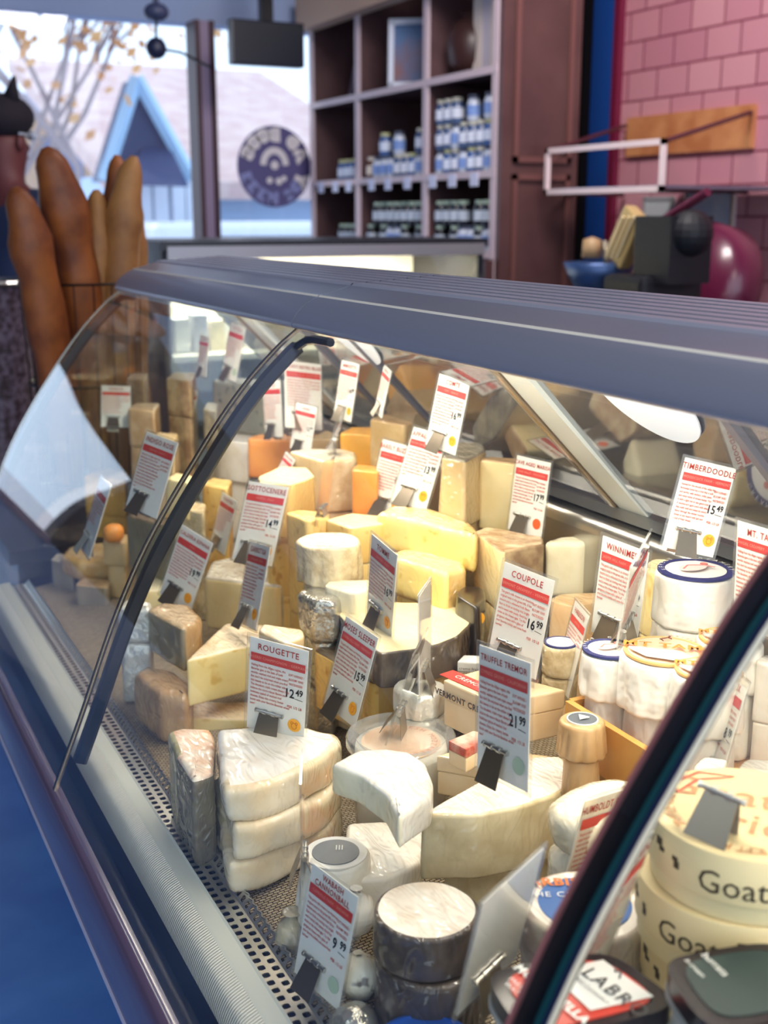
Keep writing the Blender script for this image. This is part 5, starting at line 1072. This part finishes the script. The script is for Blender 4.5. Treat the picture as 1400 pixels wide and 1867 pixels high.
uz = (W_[2] - W_[1]).normalized(); ang = math.atan2(uz.y, uz.x); e1 = (W_[2] + W_[1]) / 2 - c
for k_, s_ in enumerate(('burrata', 'in cream')): flat_text(s_, (.009, .006)[k_], M_white, t, *(-e1 * (.25 + .3 * k_) - uz * .02)[:2], h + .003, ang)
slab('cheese_block', [(900, 1885), (960, 1860), (1180, 1860), (1230, 1900), (1000, 1960)], .5, .04, (WHP,) * 3, 'pale block under the CALABRO tub', Z=at_x(876, 1772, .405).z - .086)
P = at_x(776, 1912, .43); t = thing('round_tub', 'round tub with a bright blue lid at the bottom edge, only its rim in view', 'tub', (P.x, P.y, P.z - .05))
bm = bmesh.new(); lathe(bm, [(0, 0), (.04, 0), (.046, .042), (0, .042)], 32); obj('tub_body', bm, MATS['tub_frosted'], t, True, 40); bm = bmesh.new(); lathe(bm, [(.047, .04), (.048, .05), (.043, .052), (.042, .050), (0, .050)], 32); obj('lid', bm, mat('lid_blue', (36, 84, 170), .3), t, True, 40)

# draw lower pieces in a little where they would run into a neighbour
from mathutils.bvhtree import BVHTree
def bvh(o):
    S = o.scale; L = o.location
    return BVHTree.FromPolygons([Vector((v.co.x * S.x + L.x, v.co.y * S.y + L.y, v.co.z * S.z + L.z)) for v in o.data.vertices], [p.vertices[:] for p in o.data.polygons])
TR = {t_[0]: (bvh(t_[0]), t_[0].location.copy(), max(v.co.xy.length for v in t_[0].data.vertices), t_[4]) for t_ in ALL}
for o in PROPS:
    for _ in range(3):
        a = TR[o]; hit = False
        for q_, b in TR.items():
            if q_ is o or (a[1].xy - b[1].xy).length > a[2] + b[2]: continue
            if min(a[1].z + a[3], b[1].z + b[3]) - max(a[1].z, b[1].z) < .006: continue
            if a[0].overlap(b[0]): hit = True; break
        if not hit: break
        o.scale = (o.scale.x * .93, o.scale.y * .93, 1); TR[o] = (bvh(o), o.location.copy(), a[2] * .93, a[3])

# ================================================================== PRICE CARDS
CW, CHT = .085, .135
BODY = ["Hailing from the Allgau region, this\nBavarian gem is the best of both\nworlds: washed rind and triple cream!\nBut don't be surprised when you find\nthis beauty to be on the milder side.\nThe decadent, triple cream always help\nbalance the more robust flavors and\nfunkiness typical of washed rind\ncheeses. Enjoy this creamy, butter\nbomb with your favorite Bavarian wheat\nbeer!",
        "This goat's milk cheese is an American\noriginal made in the green hills, it has\ntexture and a whimsical fresh flavor.\nStart to finish an inviting rind, bright\nand is sweet with yeasty, floral hay\nnotes as the cheese ages. Try this\ngorgeous cheese with a glass of\nyour favorite bubbly and some fresh\nberries!",
        "Named for the woods of the valley this\nfarmstead tome has a rind that is soft\nand earthy, with buttery, milky paste\nand nutty notes of brown butter. Pair\nit with a light red or any good cider.\nA washed and aged cow's milk wheel\nthat melts well and keeps its savory\nflavor through the winter months.\nGreat on any board with jam and\na loaf of fresh bread."]
def card(title, sub, price, pose, label, seal='y', body=0, face=True, clip=True, blank=False, whiteback=False, side=('SOFT-RIPENED /', 'BLOOMY RIND', 'PASTEURIZED'), parts=True):
    X, Y, Z, yaw, tilt, roll, s_ = pose
    t = thing('price_card', label, 'price card', (X, Y, Z)); t.rotation_mode = 'QUATERNION'
    Rm = Matrix.Rotation(radians(yaw), 3, 'Z') @ Matrix.Rotation(radians(tilt), 3, 'X') @ Matrix.Rotation(radians(roll), 3, 'Y')
    t.rotation_quaternion = Rm.to_quaternion(); t.scale = (s_, s_, s_)
    w2, h_ = CW / 2, CHT
    o = obj('sleeve', bx((-w2, -.0012, 0), (w2, .0012, h_)), M_sleeve, t)
    if not blank:
        e = .004; obj('paper', bx((-w2 + e, -.0005, e), (w2 - e, .0005, h_ - e)), M_paper, t)
        if whiteback: parts = False
        F = Matrix(((1, 0, 0, 0), (0, 0, -1, -.0016), (0, 1, 0, 0), (0, 0, 0, 1)))
        def T(name, s, size, x, z_, m, al='CENTER', sx=1, line=1, off=0, par=t): return letter(name, s, size, m, par, Matrix.Translation((x, 0, z_)) @ F, al, line, sx, off)
    if not blank and not whiteback:
        bm = bmesh.new(); x0, x1 = -w2 + .0065, w2 - .0065; za, zb_ = h_ - .0345, h_ - .0235
        bm.faces.new([bm.verts.new((x, -.0014, z)) for x, z in ((x0, za), (x1, za), (x1, zb_), (x0, zb_))]); bd = obj('red_band', bm, M_red, t)
        L1 = title.split('\n'); ts = .0115 if len(L1) == 1 and len(title) < 14 else .0092
        for i, l_ in enumerate(L1): T('title', l_, ts, 0, h_ - .0145 + (.0045 - .009 * i if len(L1) > 1 else 0), M_title, off=.00012, sx=.86)
        if sub: T('band_lettering', sub, .0052, 0, (za + zb_) / 2, M_tan, par=bd, sx=.85)
        T('description', BODY[body], .0044, x0 + .001, za - .003, M_redtext, 'LEFT', .74 if True else 1, 1.22, .00008)
        if parts:
            for i, l_ in enumerate(side): T('side_note', l_, .0042, w2 - .0175, za - .007 - .0062 * i, M_redtext, sx=.62, off=.0001)
        if price:
            a, b = price; T('price', a, .017, w2 - .0255, h_ - .067, M_ink, sx=.8, off=.0003); pp = T('price', b, .012, w2 - .0125, h_ - .0635, M_ink, sx=.8, off=.0003)
            bm = bmesh.new(); bm.faces.new([bm.verts.new((x, -.0016, z)) for x, z in ((w2 - .0185, h_ - .0725), (w2 - .0075, h_ - .0735), (w2 - .0075, h_ - .0728), (w2 - .0185, h_ - .0718))]); obj('price_underline', bm, M_ink, t)
            T('unit_note', 'PER 1/2 LB', .0048, w2 - .018, h_ - .085, M_redtext, sx=.8, off=.0001)
        if seal:
            m_ = {'y': M_seal, 'o': M_sealo, 'g': M_sealg}[seal]; bm = bmesh.new()
            bm.faces.new([bm.verts.new((w2 - .017 + .0088 * cos(a), -.0017, .026 + .0088 * sin(a))) for a in [2 * pi * k / 28 for k in range(28)]]); sl_ = obj('round_seal', bm, m_, t)
            if seal == 'y':
                bm = bmesh.new()
                for cx, cz, rr_ in ((0, -.001, .0035), (-.003, .003, .0015), (.003, .003, .0015)):
                    tube(bm, [(w2 - .017 + cx + rr_ * cos(a), -.0019, .026 + cz + rr_ * 1.2 * sin(a)) for a in [2 * pi * k / 12 for k in range(13)]], .0004, 4)
                obj('seal_drawing', bm, mat('seal_ink', (206, 120, 30), .5), sl_)
    if clip:
        cx = -.008 if not blank else 0; hz = .033
        c = thing('clip', None, None, (cx, 0, 0)); c.parent = t
        bm = bmesh.new()
        for sg in (-1, 1):
            A = [(-.013, sg * .002, hz), (.013, sg * .002, hz), (.0165, sg * .0145, -.002), (-.0165, sg * .0145, -.002)]
            vs_ = [bm.verts.new(p) for p in A] + [bm.verts.new((p[0], p[1] + sg * .0008, p[2])) for p in A]
            bm.faces.new(vs_[:4]); bm.faces.new(vs_[4:][::-1])
            for k in range(4): bm.faces.new((vs_[k], vs_[(k + 1) % 4], vs_[4 + (k + 1) % 4], vs_[4 + k]))
        bmesh.ops.recalc_face_normals(bm, faces=bm.faces); bpy.data.objects.remove(c)
        c = obj('clip', bm, M_chrome, t); c.location = (cx, 0, 0)
        bm = bmesh.new(); tube(bm, [(-.0175, -.0028, hz + .001), (.0175, -.0028, hz + .001)], .0021, 10)
        for x in (-.006, .006): tube(bm, [(x - .0025, -.0028, hz + .001), (x + .0025, -.0028, hz + .001)], .0032, 10)
        for x in (-.0175, .0175): tube(bm, [(x - .0012, -.0028, hz + .001), (x + .0012, -.0028, hz + .001)], .0029, 8)
        p_ = obj('clip_barrel', bm, M_steel, c, True, 40)
    return t
card('COMTE', 'FORT - FRANCE', ('16','99'), (0.828, 1.472, -0.333, -76.0, -9.0, 6.0, 0.837), 'card titled COMTE on the tall film-wrapped wedge at the back', 'y', 2)
card('APPALACHIAN', 'MEADOW CREEK DAIRY - VIRGINIA', ('13','99'), (0.83, 1.575, -0.44, -71.0, -20.0, 4.0, 0.95), 'card titled APPALACHIAN clipped on the yellow slab', 'y', 1)
card('BARELY BUZZED', 'BEEHIVE CHEESE CO - UTAH', ('15','99'), (0.83, 1.663, -0.475, -73.0, -14.0, 3.0, 0.94), 'card titled BARELY BUZZED, half behind the APPALACHIAN card', 'y', 2)
card('STILTON', '', None, (0.817, 2.366, -0.337, -83.0, -11.0, 5.0, 0.912), 'narrow card standing on the blue-veined block at the far back', 'g', 1)
card('POINT REYES BLUE', 'ORIGINAL BLUE - CALIFORNIA', None, (0.836, 2.003, -0.387, 6.0, -18.0, 10.0, 0.99), 'widest card at the far back, turned square to the customer above the blue cheese', None, 2)
card('BAYLEY', '', None, (0.836, 2.154, -0.427, -81.0, -3.0, -8.0, 0.874), 'left of two overlapping small cards beside the blue-veined block', None, 0)
card('HAZEN', '', None, (0.846, 2.068, -0.405, 50.0, -8.0, 6.0, 0.8), 'right of two overlapping small cards beside the blue-veined block', None, 1)
card('MIMOLETTE', 'ISIGNY - FRANCE', ('14','99'), (0.846, 1.854, -0.347, -85.0, -10.0, 1.0, 0.792), 'card with yellow seal standing behind the orange blocks in the middle back', 'y', 2)
card('MARISA', '', None, (0.837, 1.694, -0.313, -101.0, -10.0, 8.0, 0.616), 'narrow card seen nearly edge-on above the tall tan block', None, 0)
card('CAHILL', 'FARM - IRELAND', ('12','99'), (0.821, 1.987, -0.424, -66.0, -8.0, 5.0, 0.68), 'card right in front of the bright orange block', None, 1)
card('MANCHEGO', 'SPAIN', None, (0.741, 1.921, -0.476, -85.0, -24.0, 12.0, 0.55), 'small card tilted to the right before the film-wrapped tan wedge', None, 0)
card('', '', None, (0.701, 1.617, -0.456, 49.0, 8.0, 0.0, 0.74), 'blank clear card hanging at the corner of the film-wrapped tan wedge', None, 0, blank=True)
card('', '', None, (0.821, 1.849, -0.397, -106.0, -20.0, -14.0, 0.6), 'slim card seen edge-on atop the film-wrapped tan wedge', None, 0, blank=True)
card('SOTTOCENERE', 'VENETO - ITALY', ('14','99'), (0.6, 1.657, -0.523, -57.0, -22.0, 1.0, 0.98), 'card titled SOTTOCENERE with price 14.99', 'y', 1)
card('FONTINA', 'AOSTA', None, (0.641, 1.947, -0.581, -83.0, -14.0, 5.0, 0.78), 'pale card left of and behind the SOTTOCENERE card', None, 2)
card('GARROTXA', 'CATALONIA - SPAIN', None, (0.56, 1.578, -0.595, -89.0, -15.0, -7.0, 0.97), 'glary translucent card in front of the SOTTOCENERE card', 'y', 0)
card('TOMME', 'CRAVERO - ITALY', ('16','99'), (0.66, 1.334, -0.537, -90.0, 0.0, 8.0, 0.96), 'card titled TOMME with price 16.99 on the dark-waxed half wheel', 'y', 2)
card('MOSES SLEEPER', 'JASPER HILL FARM - VERMONT', ('15','99'), (0.57, 1.267, -0.618, -81.0, -13.0, 6.0, 0.95), 'card titled MOSES SLEEPER leaning right, price 15.99', 'y', 1)
card('', '', None, (0.66, 1.204, -0.571, 51.0, -1.0, 2.0, 0.99), 'blank white-backed card clipped above the small foil round', None, 0, whiteback=True)
card('', '', None, (0.6, 1.172, -0.601, 50.0, 16.0, -4.0, 0.93), 'blank clear card seen nearly edge-on over the clear tub', None, 0, blank=True)
card('COUPOLE', 'VERMONT CREAMERY - VERMONT', ('16','99'), (0.73, 1.118, -0.53, -71.0, -6.0, 6.0, 0.97), 'card titled COUPOLE with price 16.99', None, 1)
card('TRUFFLE TREMOR', 'CYPRESS GROVE - CALIFORNIA', ('21','99'), (0.57, 0.883, -0.533, -83.0, -3.0, -4.0, 0.99), 'large card titled TRUFFLE TREMOR with price 21.99', 'g', 0)
card('CAVE AGED MARISA', 'CARR VALLEY - WISCONSIN', ('17','99'), (0.93, 1.399, -0.454, -77.0, -7.0, 1.0, 0.87), 'card titled CAVE AGED MARISA with orange seal', 'o', 1)
card('TIMBERDOODLE', 'WOODCOCK FARM - VERMONT', ('15','49'), (0.827, 0.933, -0.349, -17.0, -5.0, 14.0, 0.766), 'card titled TIMBERDOODLE with price 15.49', 'y', 2)
card('MT. TAM', 'COWGIRL CREAMERY - CALIFORNIA', ('19','99'), (0.874, 0.872, -0.427, -90.0, 1.0, -1.0, 0.893), 'card titled MT. TAM at the right edge', 'y', 0)
card('WINNIMERE', 'JASPER HILL FARM - VERMONT', ('29','99'), (0.83, 1.054, -0.491, -82.0, -3.0, 3.0, 0.95), 'card titled WINNIMERE among the wrapped wheels', 'y', 1)
card('KUNIK', 'NETTLE MEADOW', None, (0.81, 1.008, -0.467, 39.0, 10.0, -17.0, 0.96), 'card seen at a sharp angle crossing the WINNIMERE card', None, 2)
card('HARBISON', 'JASPER HILL', None, (0.801, 1.113, -0.567, -111.0, -12.0, -1.0, 0.83), 'narrow card right of the COUPOLE card', None, 0)
card('HUMBOLDT FOG', '', None, (0.6, 0.8, -0.64, 20, 6, 12, 0.95), 'pale slanting card left of the black glass arm', None, 1)
card('CREMEUX', 'FRANCE', ('8','99'), (0.78, 0.83, -0.56, -118, -14, -8, 0.9), 'card standing behind the goat brie boxes, nearest the right edge', None, 2)
card('LE CHATELAIN', '', None, (0.5, 0.655, -0.595, 28, 16, -4, 1.1), 'card seen sharply from the side beside the CALABRO tub', None, 0)
card('', '', None, (0.459, 0.727, -0.624, 24.0, 16.0, -9.0, 1.05), 'large blank grey card backside between the dark wheels and the black arm', None, 0, whiteback=True)
card('', '', None, (0.619, 0.628, -0.609, 25.0, 13.0, 7.0, 1.06), 'clear card leaning over the green tub at the bottom right', None, 0, blank=True)
card('WABASH\nCANNONBALL', 'CAPRIOLE FARM - INDIANA', ('9','99'), (0.386, 0.919, -0.731, -76, -10, 3, 0.92), 'card titled WABASH CANNONBALL at the front rail', 'g', 1)
card('CALDERA ESPANA', 'SPAIN', ('19','99'), (0.5, 1.746, -0.601, -63.0, -13.0, 15.0, 0.95), 'card titled CALDERA ESPANA leaning over the grey-faced block', 'y', 2)
card('INDIGO ROSE', 'ORANGE COUNTY', None, (0.46, 1.768, -0.452, -64.0, -17.0, 8.0, 0.96), 'card titled INDIGO ROSE behind the far pane', None, 0)
card('', 'SPAIN', None, (0.41, 1.964, -0.56, -91.0, -19.0, 3.0, 0.99), 'steeply angled card lit blue on the golden half wheel', None, 1)
card('ROUGETTE', 'KASEREI CHAMPIGNON - GERMANY', ('12','49'), (0.479, 1.256, -0.621, -48.0, 6.0, 7.0, 1.0), 'card titled ROUGETTE with price 12.49 on the brie stack', 'y', 0)
card('GOUDA', '', None, (0.77, 2.4, -0.33, -87, -7, 0, 0.66), 'tiny narrow card farthest back behind the far pane', None, 2)
card('ASIAGO', '', None, (0.601, 2.476, -0.439, -10.0, -38.0, 5.0, 0.8), 'dim card leaning back behind the far pane, leftmost', None, 0)
card('EMMENTAL', '', None, (0.751, 2.486, -0.463, -75.0, -19.0, -7.0, 0.74), 'pale card pair\'s front one behind the seam, above the pale block', None, 1)
P = at_z(1296, 1522, ZG + .002); card('', '', None, (P.x, P.y, P.z, -62, -12, 8, 1.0), 'clear blank card clipped on the topmost GOAT BRIE box', None, 0, blank=True)
P = at_x(553, 1602, .418); card('', '', None, (P.x, P.y, P.z, 66, 0, 0, .95), 'clear sleeve seen edge-on with its clip, right of the brie stack', None, 0, blank=True)
